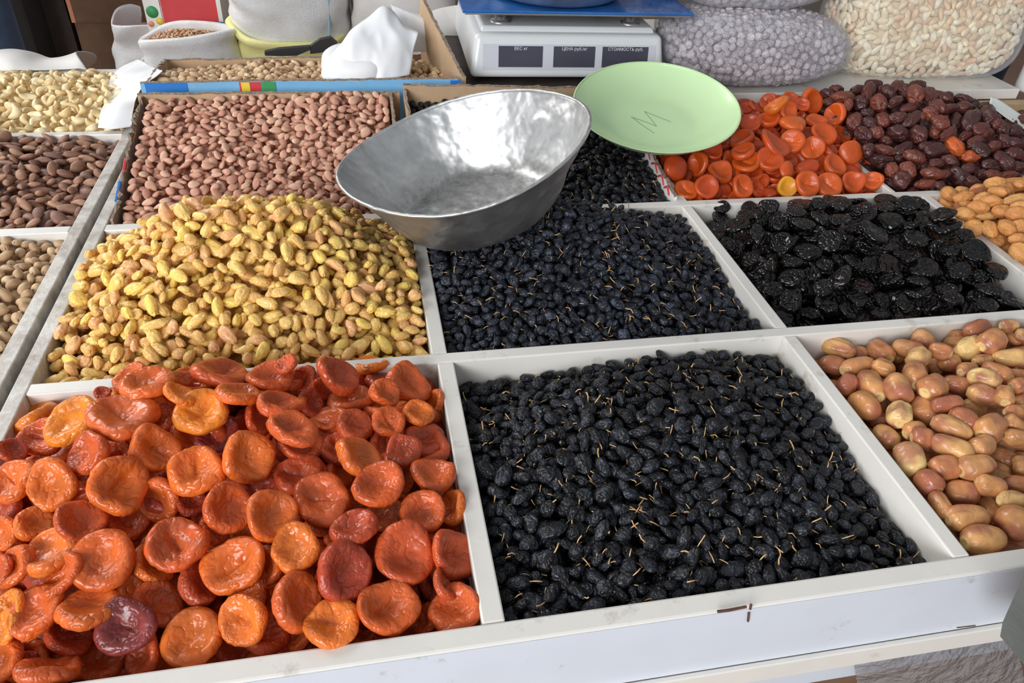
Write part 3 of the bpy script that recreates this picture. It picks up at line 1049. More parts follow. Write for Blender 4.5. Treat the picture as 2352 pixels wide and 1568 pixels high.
ORANGE = """
1552 385 31 24 70 .6;1602 378 30 23 -75 .4;1634 345 27 22 30 .6;1576 437 29 21 15 .3;1622 430 30 24 60 .5;1653 396 31 22 35 .35;1714 373 34 20 -5 .25;1720 397 33 22 10 .55 1;1705 428 29 22 70 .4;1737 434 24 13 60 .5 1;1664 438 20 17 80 .6 1;1752 416 18 15 90 .6 1;1808 429 24 23 90 0;1779 436 16 16 90 .5 1;1768 441 18 11 0 .7 1;
1768 365 32 26 45 .45;1766 388 26 14 15 .7 1;1777 406 24 14 20 .7 1;1809 391 22 14 75 .35;1707 347 29 16 -15 .45;1704 320 30 17 -20 .5;1737 334 18 14 20 .6 1;1777 332 42 16 45 .5;1768 311 24 18 40 .6 1;1820 325 29 26 -20 .3;1866 341 28 27 30 .4;1852 382 28 15 -12 .6;1880 390 22 12 -20 .5 1;1854 422 30 25 50 .35;
1766 275 26 17 -5 .4;1723 284 24 20 0 .55;1714 249 16 14 0 .65 1;1764 233 21 17 -20 .7 1;1784 243 30 11 -33 .25;1814 229 20 16 30 .4;1811 256 22 17 60 .4;1839 266 12 10 90 .6 1;1821 282 30 14 15 .25;1830 295 14 10 10 .3;1864 232 30 22 75 .35;1843 241 18 14 10 .5;1875 279 26 13 15 .4;1891 309 30 20 40 .35;1675 363 19 15 80 .6 1;1675 309 18 14 -40 .6 1;1657 329 16 11 70 .6 1;1729 266 18 12 0 .6 1;1711 297 24 14 5 .6 1;
1918 266 30 22 -60 .3;1930 309 26 16 50 .5 1;1953 306 18 16 50 .5 1;1955 350 28 24 80 .4;1912 350 28 11 45 .5 1;1930 359 14 12 60 .6 1;1916 381 30 20 50 .35;1986 379 20 18 60 .5 1;1959 391 20 14 20 .6 1;1904 425 31 26 30 .3;1959 418 27 23 40 .4;2005 416 24 21 -10 .3;2036 425 16 14 80 .35 1;2014 388 16 11 10 .5 1;1971 327 18 12 90 .5 1
"""
BROWN = """
2005 195 20 14 0;1968 208 19 13 -10;1994 213 22 14 -60;1975 236 18 15 20 .9;2018 236 22 18 60 .4;2039 209 22 15 20;2061 197 18 12 -40;2078 207 18 16 60;2103 218 24 18 80 .3;2057 234 20 13 -20;2110 193 18 10 10;2134 218 26 14 70;2089 247 20 9 -5;2150 245 22 17 60;2136 261 17 14 10 .3;1964 277 22 17 -75 .45;1991 259 14 12 0;2027 274 20 16 60 .4;1998 284 18 12 20 .9;2064 270 19 15 -10;
2093 273 24 15 -60;2114 266 12 10 45 .3;2159 281 20 18 10 .35;2196 275 20 11 -75;2180 249 22 12 -10;2164 224 22 11 20;2211 249 22 18 20;2214 227 20 9 15;2232 275 30 14 -60;2221 311 22 13 -15;2270 270 26 16 60;2268 247 18 11 10;2259 299 22 16 0;2303 293 18 15 60;2330 302 20 16 10;2291 284 14 14 0;2012 302 18 14 20 .35;1984 309 22 16 50;2061 306 26 20 30;2109 309 22 20 70 .7;
2145 304 16 14 45 .3;2180 306 22 13 -30;2194 340 26 16 40 0;2148 345 28 18 -10;2228 361 22 15 10 .15;2128 334 18 12 -10;2077 340 22 14 -15 .9;2100 361 22 15 20 .4;2032 343 24 14 10 .4;2028 368 26 15 5 .95;2036 322 14 13 20;1993 343 16 16 60;2241 325 22 12 -25;2252 345 24 16 30 .9;2282 334 18 15 -20;2305 323 20 14 70;2335 331 20 14 20;2332 354 18 16 0;2298 361 20 15 50;2312 381 20 16 45;
2277 381 20 12 10;2336 383 16 14 0;2048 393 16 15 60 .4;2087 388 21 17 30 .4;2073 413 20 17 45;2137 399 25 16 15 .4;2152 375 18 12 0;2184 368 20 13 20;2123 424 23 10 0 .3;2159 425 13 11 30;2207 406 26 22 50 .95;2170 399 14 12 0;2234 416 18 14 20;2255 400 16 14 0;2225 386 14 13 0;2284 402 20 10 10 .35;2321 404 20 11 -15 .35;2325 422 14 11 0;2348 406 10 10 0;1943 242 14 12 0;1920 205 18 12 10;1898 215 17 14 20;1934 222 23 17 -5 .35;1902 234 12 10 0;1948 238 14 12 80 .4
"""
PRUNES = """
1618 486 17 14 30;1659 476 20 14 10;1720 474 18 13 0;1766 474 22 18 0;1693 517 30 16 -8;1714 495 22 13 10;1748 502 20 12 50;1791 515 25 15 5;1745 540 26 16 60;1796 558 26 25 20;1871 540 28 18 -25;1904 554 30 24 -15;1855 577 30 20 5;1820 601 24 13 5;1741 618 28 22 -50;1818 638 30 23 -10;1866 629 18 16 20;1891 661 24 20 0;1925 638 34 18 -40;1777 665 24 17 20;1814 693 27 24 0;1984 658 26 15 25 1;1689 567 22 16 40;1743 574 18 10 15;1723 595 24 14 -30;1839 470 30 12 0;1884 467 22 12 10;1930 470 28 14 5;1830 485 24 12 10;1886 499 28 12 20;1930 504 26 13 5;
1846 513 28 13 10;1945 540 26 14 55;1986 563 22 16 15;2002 535 30 14 50;1961 604 26 10 40;1929 597 18 9 30;2004 611 24 12 50;1895 608 20 14 20;1975 524 16 12 30;2035 458 28 11 5;2035 476 28 11 5;2084 468 24 18 20;2122 473 16 11 50;2146 466 17 13 30;2175 475 19 12 10;2043 505 29 18 5;2009 537 36 15 45;1979 479 22 14 -30;2169 519 38 18 5;2165 495 30 14 -15;2094 517 22 8 -15;2104 547 28 18 15;2189 572 30 18 5;2242 578 34 22 20;2041 568 20 8 -5;2122 614 34 22 10;2203 620 27 20 10;2290 620 28 14 35;2090 592 26 10 -20;
2043 640 28 14 -20;2110 645 26 11 15;2250 634 18 16 0;2108 671 31 13 0;2027 689 24 14 40;2080 697 24 18 35;2019 717 28 12 10;2140 703 22 12 -15;2173 665 28 12 5;2240 679 24 14 -30;2272 663 30 14 10;2268 697 26 14 20;2314 687 32 16 30;1966 685 30 13 25;2219 541 22 14 40;2248 549 24 12 30;2327 657 20 10 35;1950 713 26 14 50;2179 717 24 10 0;1997 608 20 14 60;1962 604 26 10 35;2189 685 22 12 10;1860 720 24 12 5;1905 705 22 14 20
"""
DATES = """
1877 798 18 15 0 .5;1927 801 37 20 15 .35;1942 787 28 14 25 .4 1;1912 838 31 20 10 .7;1884 820 18 11 0 .4 1;1971 842 39 21 -15 .5;2001 777 32 19 -30 .6;1979 809 18 12 20 .6 1;2023 807 35 22 45 .65;2082 766 36 17 -15 .5;2121 781 25 21 30 .45;2086 803 35 20 20 .5;2110 824 29 22 -40 .2;2101 862 34 27 70 .5;2029 846 25 18 20 .45;2001 885 42 28 60 .45;1945 883 24 20 -50 .7;2064 894 35 27 50 .45;1986 933 38 27 35 .5;2066 951 30 27 80 .08;2125 944 38 27 45 .5;
2145 890 32 26 -30 .6;2175 929 34 20 -10 .8;2203 883 34 18 10 .7;2145 842 24 16 60 .5 1;2180 833 24 20 0 .5;2160 805 24 17 20 .6;2156 770 26 13 10 .6 1;2208 753 20 13 -20 .15 1;2245 757 32 19 -20 .8;2225 800 33 24 -30 .1;2277 785 32 24 -25 .5;2319 822 36 20 5 .2;2258 827 24 12 -10 .3;2290 855 34 20 30 .65;2260 870 34 20 15 .04;2223 850 23 18 -20 .5;2262 909 36 21 15 .3;2306 909 25 20 80 .45;2236 938 28 22 20 .35 1;2214 964 32 22 25 .75;2186 983 43 22 20 .3;
2282 949 22 15 0 .6 1;2273 983 36 31 -50 .5;2330 946 22 14 0 .6;2328 977 24 22 30 .5;2343 920 24 18 80 .35;2338 859 22 12 0 .45;2341 883 22 16 -10 .7;2319 748 20 14 0 .2;2345 770 16 12 80 .15;2328 777 20 12 40 .5 1;2197 772 18 13 0 .5 1;2025 970 26 16 15 .65 1;2036 1001 32 20 45 .4;2101 990 25 20 -20 .5;2119 1005 24 22 0 .7;2286 750 14 12 0 .25 1;2347 733 16 10 -10 .5;2334 1005 26 18 10 .5;2071 1005 14 14 0 .4 1;
2091 1055 38 29 70 .06;2119 1022 30 20 40 .7 1;2185 1028 46 25 25 .35;2169 1074 36 24 0 .7;2243 1072 40 28 -15 .35;2132 1109 30 27 45 .8;2209 1131 35 26 15 .6;2161 1159 34 20 55 .5;2276 1115 32 23 15 .45;2222 1189 44 28 -5 .4;2274 1170 34 26 45 .45 1;2261 1240 46 31 -10 .42;2326 1148 30 20 0 .2;2333 1200 40 32 45 .45;2304 1050 32 20 30 .55 1;2335 1111 30 18 5 .65;2256 1024 28 24 -20 .45;2330 1018 26 20 10 .55 1;2344 1068 24 16 80 .4;2317 1233 30 20 30 .7 1;2293 1078 24 16 30 .4 1
"""
TAN = """
2213 452 22 14 -10 .6;2248 440 18 10 0 1;2215 491 22 17 10;2221 470 18 12 10;2248 475 25 17 10;2264 495 28 14 -3 .05;2300 485 22 18 0;2274 462 26 16 0;2331 458 28 14 -10 .05;2294 440 24 12 0;2333 491 22 18 0;2345 473 20 14 0;2236 523 22 21 60;2276 527 26 18 80;2298 547 22 21 0 .7;2314 521 20 19 60;2341 519 18 16 0;2339 549 18 16 0;2290 580 20 12 15;2319 602 24 18 20 .7;2343 578 24 22 40;2345 625 16 12 30;2285 422 24 18 0 .2;2289 440 20 12 10;2343 423 14 11 0;2254 453 18 12 -20
"""
HEAPS = []


def heap(key, kd, b, grid, drop, res, seed):
    h = Heap(key, kd, b, grid, drop, res, seed)
    HEAPS.append(h)
    return h


def listed(h, txt, put, seed, lo, hi, under=-0.010, flip=0.0, **kw):
    r = np.random.default_rng(seed)
    rws = list(rows_of(txt))
    for want in (1, None):
        for (u, v, a, b, th, tone, lay) in rws:
            if (lay == 1) != (want == 1):
                continue
            t = r.uniform(lo, hi) if tone is None else min(1, max(0, tone + r.normal(0, .03)))
            if h.key == "brown":
                a, b = a * 1.10, max(b * 1.14, a * .66)
            if put is put_disc:
                put(h, u, v, a, b, th, t, under if want == 1 else 0.0, r, flip=r.random() < flip, **kw)
            else:
                put(h, u, v, a, b, th, t, under if want == 1 else 0.0, r)


E_ = 0.001
hA = heap('apricots', 'apricot', (-.3704 + E_, 0 - E_, E_, .287 - E_), [[-.034, -.026, -.022, -.026], [-.004, .010, .010, -.006], [.002, .026, .026, .006], [-.012, .022, .024, -.006]], .040, .0022, 11)
hA.fill(level=-.015, tilt=.45, tones=(.3, .8))
listed(hA, APRICOTS, put_disc, 1, .25, .6)
hR = heap('raisins', 'raisin', (.0163 + E_, .372 - E_, E_, .287 - E_), [[-.016, -.010, -.010, -.034], [-.012, .004, .006, -.024], [-.014, .010, .012, -.016], [-.032, -.020, -.014, -.022]], .028, .0013, 12)
hR.fill(level=0, tilt=.55, nmax=2600, sv=.17)
hG = heap('golden', 'golden', (-.3704 + E_, -.0042 - E_, .302 + E_, .5867 - E_), [[-.018, -.014, -.012, -.014], [.000, .034, .036, .004], [.012, .076, .070, .004], [-.008, .024, .026, -.010]], .034, .0013, 13)
hG.fill(level=0, tilt=.55, nmax=2600, sv=.17)
hM = heap('raisins_mid', 'raisin_mid', (.0116 + E_, .3705 - E_, .302 + E_, .5867 - E_), [[-.012, -.008, -.008, -.020], [-.004, .016, .014, -.016], [.006, .040, .028, -.010], [-.004, .026, .010, -.012]], .027, .0013, 14)
hM.fill(level=0, tilt=.55, nmax=2600, sv=.16)
hP = heap('prunes', 'prune', (.385 + E_, .745 - E_, .302 + E_, .5867 - E_), [[-.030, -.022, -.022, -.022], [-.016, -.002, .006, -.012], [-.008, .010, .016, .006], [-.008, .008, .012, .004]], .035, .0022, 15)
hP.fill(level=-.010, tilt=.5)
listed(hP, PRUNES, put_disc, 2, .1, .7, flip=.3)
hD = heap('dates', 'date', (.3867 + E_, .745 - E_, E_, .287 - E_), [[-.030, -.022, -.020, -.020], [-.026, -.008, 0, 0], [-.024, -.004, .006, .008], [-.028, -.014, -.004, .002]], .040, .0022, 16)
hD.fill(level=-.016, tilt=.3, tones=(.3, .8))
listed(hD, DATES, put_long, 3, .3, .6)
hT = heap('tan', 'tan', (.760 + E_, XR - .016, .302 + E_, .5867 - E_), [[-.02, -.01, -.01, -.01], [0, .02, .03, .03], [.015, .045, .055, .05], [.01, .04, .05, .05]], .040, .0022, 17)
hT.fill(level=-.008, tilt=.4)
listed(hT, TAN, put_long, 4, .2, .6)
hO = heap('orange', 'orange', (.387, .706 - E_, .602 + E_, .887 - E_), [[-.002, 0, 0, 0], [.012, .024, .024, .016], [.03, .046, .046, .036], [.045, .055, .055, .05]], .035, .0022, 18)
hO.fill(level=-.014, tilt=.5, tones=(.4, .9))
listed(hO, ORANGE, put_disc, 5, .3, .6, flip=.12)
hB = heap('brown', 'brown', (.714 + E_, XR - .016, .602 + E_, .887 - E_), [[-.004, .0, .0, .0], [.012, .026, .028, .02], [.032, .05, .05, .034], [.052, .066, .058, .03]], .035, .0022, 19)
hB.fill(level=-.013, tilt=.4, tones=(.5, 1))
listed(hB, BROWN, put_long, 6, .5, .9)
hK = heap('kernels', 'kernel', (-.359, -.012, .607, .880), [[-.004, -.006, -.006, -.008], [.016, .016, .016, .010], [.038, .038, .038, .032], [.050, .056, .060, .056]], .016, .0014, 20)
hK.fill(level=0, tilt=.42, nmax=3000)
hF = heap('raisins_far', 'raisin_far', (.018, .366, .607, .880), [[-.010, -.006, -.006, -.008], [.006, .014, .014, .006], [.024, .034, .034, .024], [.044, .05, .05, .044]], .016, .0016, 21)
hF.fill(level=0, tilt=.45, nmax=2200)
hN = heap('almonds', 'almond', (-.80, -.4096 - E_, .602 + E_, .885 - E_), [[-.010, -.008, -.008, -.010], [0, .010, .008, -.006], [.006, .018, .012, -.004], [.004, .010, .004, -.012]], .016, .0016, 22)
hN.fill(level=0, tilt=.42, nmax=1600)
hS = heap('pistachios', 'pistachio', (-.62, -.4096 - E_, .302 + E_, .5867 - E_), [[-.016, -.012, -.012, -.014], [-.008, 0, 0, -.010], [-.004, .006, .004, -.010], [-.010, -.004, -.006, -.014]], .014, .0014, 23)
hS.fill(level=0, tilt=.42, nmax=1600, tones=(.35, 1))
hC = heap('cashews', 'cashew', (-.86, -.4096 - E_, .899 + E_, 1.172 - E_), [[-.004, .0, 0, -.002], [.010, .018, .016, .008], [.012, .022, .018, .008], [.0, .004, 0, -.006]], .018, .0018, 24)
hC.fill(level=0, tilt=.6, nmax=1500)
PBX = (-.372, .098, .925, 1.110)      # inside of the pistachio box
hQ = heap('box_pistachios', 'pistachio', PBX, [[.044, .048, .048, .048], [.040, .046, .046, .044], [.026, .032, .034, .034]], .018, .0016, 25)
hQ.fill(level=0, tilt=.45, nmax=1500)

LABELS = {
    'apricots': ('glossy orange dried apricot half heaped in the bin below the golden raisins', 'dried apricot', 'large glossy apricots', 'dried apricots packed underneath the glossy top layer beside the black raisins'),
    'raisins': ('wrinkled black raisin in the nearest raisin bin, beside the dates', 'raisin', 'black raisins of the nearest bin', 'mass of black raisins filling the nearest raisin bin'),
    'golden': ('translucent golden raisin in the tall yellow mound', 'raisin', 'golden raisins of the mound', 'mass of golden raisins forming the tall yellow mound'),
    'raisins_mid': ('bluish black raisin in the bin under the metal bowl, beside the prunes', 'raisin', 'raisins under the bowl', 'mass of bluish black raisins under the metal bowl'),
    'prunes': ('shiny black wrinkled prune in the bin between raisins and tan apricots', 'prune', 'shiny prunes', 'black prunes packed underneath the shiny top layer'),
    'dates': ('smooth yellow brown date in the bin in front of the prunes', 'date', 'dates in the near bin', 'dates packed underneath the top layer in the near bin'),
    'tan': ('matt tan dried apricot in the bin beside the prunes', 'dried apricot', 'matt tan apricots', 'tan dried apricots packed underneath the top layer'),
    'orange': ('soft bright orange apricot in the bin beside the green plate', 'dried apricot', 'bright orange apricots by the plate', 'bright orange apricots packed underneath the top layer'),
    'brown': ('dark brown dried apricot heaped below the bag of blanched almonds', 'dried apricot', 'dark brown apricots', 'dark brown apricots packed underneath the top layer'),
    'kernels': ('pinkish brown apricot kernel in the cardboard box behind the golden raisins', 'kernel', 'kernels in the cardboard box', 'mass of pinkish brown kernels filling the cardboard box'),
    'raisins_far': ('black raisin in the cardboard box behind the metal bowl', 'raisin', 'raisins in the cardboard box', 'mass of black raisins in the box behind the metal bowl'),
    'almonds': ('dark brown almond in the tray bin in front of the cashews', 'almond', 'dark almonds', 'dark brown almonds packed underneath the top layer'),
    'pistachios': ('split pistachio in the tray bin in front of the dark almonds', 'pistachio', 'pistachios in the tray', 'pistachios packed underneath the top layer in the tray'),
    'cashews': ('pale cream cashew in the rear bin of the nut tray', 'cashew', 'cashews in the tray', 'cashews packed underneath the top layer'),
    'box_pistachios': ('salted pistachio in the low cardboard box with blue print', 'pistachio', 'pistachios in the printed box', 'pistachios packed underneath the top layer in the printed box'),
}
STEMMED = {'raisins': .75, 'raisins_mid': .6, 'raisins_far': .4}
CAP = {'raisins': 300, 'golden': 300, 'raisins_mid': 260, 'kernels': 300, 'raisins_far': 0}
STUFFNAME = {'apricots': 'dried_apricots', 'raisins': 'black_raisins', 'golden': 'golden_raisins', 'raisins_mid': 'blue_black_raisins', 'prunes': 'prunes', 'dates': 'dates', 'tan': 'tan_apricots', 'orange': 'orange_apricots', 'brown': 'brown_apricots', 'kernels': 'apricot_kernels', 'raisins_far': 'boxed_raisins', 'almonds': 'almonds', 'pistachios': 'pistachios', 'cashews': 'cashews', 'box_pistachios': 'boxed_pistachios'}


SIDES = {  # what lies in front of, behind and at either side of each heap
    'apricots': ('the front rail', 'the golden raisins', 'the scuffed rail', 'the black raisins'),
    'raisins': ('the front rail', 'the bluish raisins', 'the glossy apricots', 'the dates'),
    'golden': ('the glossy apricots', 'the kernels', 'the scuffed side rail', 'the bluish raisins'),
    'raisins_mid': ('the nearest raisin bin', 'the metal bowl', 'the golden raisins', 'the prunes'),
    'prunes': ('the dates', 'the bright orange apricots', 'the bluish raisins', 'the tan apricots'),
    'dates': ('the front rail', 'the prunes', 'the black raisins', 'the picture edge'),
    'tan': ('the dates', 'the dark brown apricots', 'the prunes', 'the picture edge'),
    'orange': ('the prunes', 'the candied nuts', 'the green plate', 'the dark brown apricots'),
    'brown': ('the tan apricots', 'the blanched almonds', 'the bright orange apricots', 'the picture edge'),
    'kernels': ('the golden mound', 'the printed box', 'the nut tray', 'the metal bowl'),
    'almonds': ('the tray pistachios', 'the cashews', 'the picture edge', 'the scuffed rail'),
    'pistachios': ('the tray end', 'the dark almonds', 'the picture edge', 'the scuffed rail'),
    'cashews': ('the dark almonds', 'the greyish bag', 'the picture edge', 'the white bag'),
    'box_pistachios': ('the kernels', 'the sacks', 'the white bag', 'the raised flap'),
}
NOUN = {'apricots': 'glossy dried apricot', 'raisins': 'black raisin', 'golden': 'golden raisin', 'raisins_mid': 'bluish black raisin', 'prunes': 'shiny prune', 'dates': 'smooth date', 'tan': 'matt dried apricot', 'orange': 'soft apricot', 'brown': 'dried apricot', 'kernels': 'pinkish kernel', 'almonds': 'dark almond', 'pistachios': 'tray pistachio', 'cashews': 'pale cashew', 'box_pistachios': 'boxed pistachio'}
TONES = {
    'apricots': ((.2, 'yellowish'), (.42, 'orange'), (.62, 'deep orange'), (.88, 'brick red'), (2, 'purplish')),
    'golden': ((.25, 'bright yellow'), (.7, 'pale'), (2, 'amber')),
    'dates': ((.16, 'pale yellow'), (.42, 'tan'), (.62, 'light brown'), (2, 'reddish brown')),
    'orange': ((.1, 'yellow'), (.42, 'bright orange'), (2, 'deep orange')),
    'brown': ((.1, 'bright orange'), (.38, 'reddish brown'), (.75, 'dark brown'), (2, 'blackish brown')),
    'tan': ((.25, 'light tan'), (.62, 'tan'), (2, 'reddish tan')),
    'kernels': ((.5, 'light'), (2, 'brownish')), 'almonds': ((.5, 'lighter'), (2, 'deep brown')),
}


def describe(h, it, box, stem):
    """what the piece looks like, then which part of its heap it lies in"""
    x0, x1, y0, y1 = box
    fs, bs, ls, rs = SIDES[h.key]
    s, t = (it['pos'][0] - x0) / (x1 - x0 + 1e-9), (it['pos'][1] - y0) / (y1 - y0 + 1e-9)
    a = fs if t < .27 else bs if t > .73 else None
    b = ls if s < .25 else rs if s > .75 else None
    zone = 'between %s and %s' % (a, b) if a and b else 'next to %s' % (a or b) if a or b else 'amid its heap'
    w = []
    g = float(np.cbrt(np.prod(it['sc'])))
    if g > 1.22:
        w.append('large')
    elif g < .82:
        w.append('small')
    for lim, nm in TONES.get(h.key, ()):
        if it['tone'] < lim:
            w.append(nm)
            break
    w.append(NOUN[h.key])
    up = abs(it['R'][2, 2])
    if h.key in ('apricots', 'orange', 'prunes'):
        w.append('lying flat' if up > .90 else 'on edge' if up < .55 else 'tilted')
    elif stem:
        w.append('with stem')
    elif h.key in STEMMED:
        w.append('without stem')
    return ' '.join(w) + ' ' + zone


def visible(items, occl=()):
    """how many pixels (at half size) of each piece the photograph shows"""
    w, h, f = 1176, 784, FPX / 2
    zb = np.full((h, w), 1e9)
    idb = -np.ones((h, w), dtype=np.int32)
    todo = [(-2, np.array(P), R, np.array(a), None) for P, R, a in occl]
    todo += [(i, it['pos'], it['R'], KIND[it['heap'].kind]['ax'] * it['sc'], it['heap'].b) for i, it in enumerate(items)]
    for i, P, R, a, b in todo:
        q = CAMR.T @ (P - CAMP)
        zc = -q[2]
        if zc < 0.05:
            continue
        cu, cv = w / 2 + f * q[0] / zc, h / 2 - f * q[1] / zc
        rr = a.max() * f / zc + 1.5
        u0, u1, v0, v1 = max(0, int(cu - rr)), min(w, int(cu + rr) + 1), max(0, int(cv - rr)), min(h, int(cv + rr) + 1)
        if u0 >= u1 or v0 >= v1:
            continue
        uu, vv = np.meshgrid(np.arange(u0, u1) + .5, np.arange(v0, v1) + .5)
        D = np.stack([(uu - w / 2) / f, -(vv - h / 2) / f, -np.ones_like(uu)], -1) @ CAMR.T
        S = R / a
        d = D @ S
        o = (CAMP - P) @ S
        A = (d * d).sum(-1)
        Bq = d @ o
        dis = Bq * Bq - A * (o @ o - 1)
        ok = dis > 0
        t = np.where(ok, (-Bq - np.sqrt(np.where(ok, dis, 0))) / A, 1e9)
        if b is not None:
            t0 = -CAMP[2] / D[..., 2]
            X0, Y0 = CAMP[0] + D[..., 0] * t0, CAMP[1] + D[..., 1] * t0
            ok &= ~((t0 < t) & ((X0 < b[0] - .002) | (X0 > b[1] + .002) | (Y0 < b[2] - .002) | (Y0 > b[3] + .002)))
        z = zb[v0:v1, u0:u1]
        wn = ok & (t < z)
        z[wn] = t[wn]
        idb[v0:v1, u0:u1][wn] = i
    return np.bincount(idb[idb >= 0], minlength=len(items))


def merged(name, items, mats, rng, stems=0.0, core=None):
    Vs, Ts, Rn, Mi, off = [], [], [], [], 0
    if core is not None:
        Vs.append(core[0])
        Ts.append(core[1])
        Rn.append(np.full(len(core[0]), .5))
        Mi.append(np.zeros(len(core[1]), dtype=int))
        off = len(core[0])
    for it in items:
        K = KIND[it['heap'].kind] if it.get('heap') else KIND[it['kind']]
        v = K['vs'][it['var']]
        A = it['R'] * it['sc'][None, :]
        Vs.append(v['V'] @ A.T + it['pos'])
        Ts.append(v['T'] + off)
        Mi.append(v['mi'] if v['mi'] is not None else np.zeros(len(v['T']), dtype=int))
        Rn.append(np.full(len(v['V']), it['tone']))
        off += len(v['V'])
        if stems and rng.random() < stems:
            sv, st = STEMS[int(rng.integers(4))]
            Vs.append(sv @ A.T + it['pos'])
            Ts.append(st + off)
            Mi.append(np.ones(len(st), dtype=int))
            Rn.append(np.zeros(len(sv)))
            off += len(sv)
    me = mesh_np(name, np.vstack(Vs), np.vstack(Ts), mats, rnd=np.concatenate(Rn), midx=np.concatenate(Mi))
    return link(bpy.data.objects.new(name, me))


def single(it, K, label, cat, grp):
    o = bpy.data.objects.new(K['name'], K['me'][it['var']])
    o.location = it['pos']
    o.rotation_mode = 'QUATERNION'
    o.rotation_quaternion = Matrix([list(r) for r in it['R']]).to_quaternion()
    o.scale = it['sc']
    o['tone'] = float(it['tone'])
    link(o)
    return tag(o, label, cat, grp)


def core_mesh(h, n=26):
    iy = np.linspace(0, h.ny - 1, n).astype(int)
    ix = np.linspace(0, h.nx - 1, n).astype(int)
    X, Y = np.meshgrid(np.linspace(h.b[0], h.b[1], n), np.linspace(h.b[2], h.b[3], n))
    Z = np.maximum(h.H0[np.ix_(iy, ix)], -.088)
    top = np.stack([X, Y, Z], -1).reshape(-1, 3)
    bot = top.copy()
    bot[:, 2] = np.minimum(top[:, 2] - .004, -.0915) if h.b[2] < .9 or h.b[1] < -.4 else .0045
    T = []
    k = n * n
    for i in range(n - 1):
        for j in range(n - 1):
            p, q, r, s = i * n + j, i * n + j + 1, (i + 1) * n + j + 1, (i + 1) * n + j
            T += [(p, q, r), (p, r, s), (k + p, k + r, k + q), (k + p, k + s, k + r)]
    edge = [(0, j, 0, j + 1) for j in range(n - 1)] + [(i, n - 1, i + 1, n - 1) for i in range(n - 1)] + [(n - 1, j, n - 1, j - 1) for j in range(n - 1, 0, -1)] + [(i, 0, i - 1, 0) for i in range(n - 1, 0, -1)]
    for a, b, c, d in edge:
        p, q = a * n + b, c * n + d
        T += [(p, k + p, k + q), (p, k + q, q)]
    return np.vstack([top, bot]), np.array(T, dtype=np.int32)


def build_heaps(occl):
    ALL = [it for h in HEAPS for it in h.items]
    cnt = visible(ALL, occl)
    cnt = np.array([0 if it.get('drop') else k for it, k in zip(ALL, cnt)])
    rng = np.random.default_rng(77)
    i0 = 0
    for h in HEAPS:
        K = KIND[h.kind]
        c = cnt[i0:i0 + len(h.items)]
        i0 += len(h.items)
        lab, cat, grp, mass = LABELS[h.key]
        order = np.argsort(-c)
        cap = CAP.get(h.key, 300)
        pick = [int(i) for i in order if c[i] >= (9 if h.key not in ('box_pistachios', 'kernels') else 5)][:cap]
        ps = set(pick)
        seen_top = set(np.unique(h.top).tolist())
        rest = [h.items[i] for i in range(len(h.items)) if i not in ps and not h.items[i].get('drop') and (c[i] > 0 or i in seen_top)]
        st = STEMMED.get(h.key, 0)
        mats = K['mats'] if not st else [K['mats'][0], M['stem']]
        o = merged(STUFFNAME[h.key], rest, mats, rng, st, core_mesh(h))
        tag(o, mass, cat, grp, 'stuff')
        if pick:
            pp = np.array([h.items[i]['pos'] for i in pick])
            bx = (pp[:, 0].min(), pp[:, 0].max(), pp[:, 1].min(), pp[:, 1].max())
        for i in pick:
            it = h.items[i]
            stem = bool(st) and rng.random() < st
            ob = single(it, K, it['label'] or describe(h, it, bx, stem), cat, grp if not it['label'] else None)
            if stem:
                s = bpy.data.objects.new('stem', STEM_ME[int(rng.integers(4))])
                link(s, ob)
        print('HEAP', h.key, 'items', len(h.items), 'visible', int((c > 0).sum()), 'single', len(pick), 'rest', len(rest))


for h_, tone_, txt_ in ((hO, 0.0, 'yellow dried apricot standing among the bright orange ones'), (hB, 0.0, 'bright orange apricot lying among the dark brown ones'), (hA, .95, 'purplish red dried apricot with a sunken middle near the front rail')):
    if h_ is hA:
        c_ = max(h_.items, key=lambda q: q['tone'])
    else:
        c_ = min(h_.items, key=lambda q: q['tone'])
    c_['label'] = txt_

# ------------------------------------------------------------------ bowl and plate


def disc_pose(u, v, a, b, th, z, thick=0.0):
    w = -ray(u, v)
    w /= np.linalg.norm(w)
    t = math.radians(th)
    m = CAMR @ np.array([math.cos(t), -math.sin(t), 0.0])
    m -= w * (m @ w)
    m /= np.linalg.norm(m)
    c = b / a
    s = math.sqrt(1 - c * c)
    q = np.cross(m, w)
    n1, n2 = c * w + s * q, c * w - s * q
    n = n1 if n1[2] > n2[2] else n2
    P = atz(u, v, z)
    zc = -(CAMR.T @ (P - CAMP))[2]
    return P, np.stack([m, np.cross(n, m), n], 1), a * zc / FPX


def pose(o, P, R):
    o.location = P
    o.rotation_mode = 'QUATERNION'
    o.rotation_quaternion = Matrix([list(r) for r in R]).to_quaternion()


BP, BR, BRAD = disc_pose(1061, 333, 288, 119, -13.5, 0.118)
BD = 0.088
bowl = thing('metal_bowl', 'dented aluminium bowl tilted on the raisins, in front of the scale', 'bowl')
pose(bowl, BP - BR[:, 2] * BD, BR)


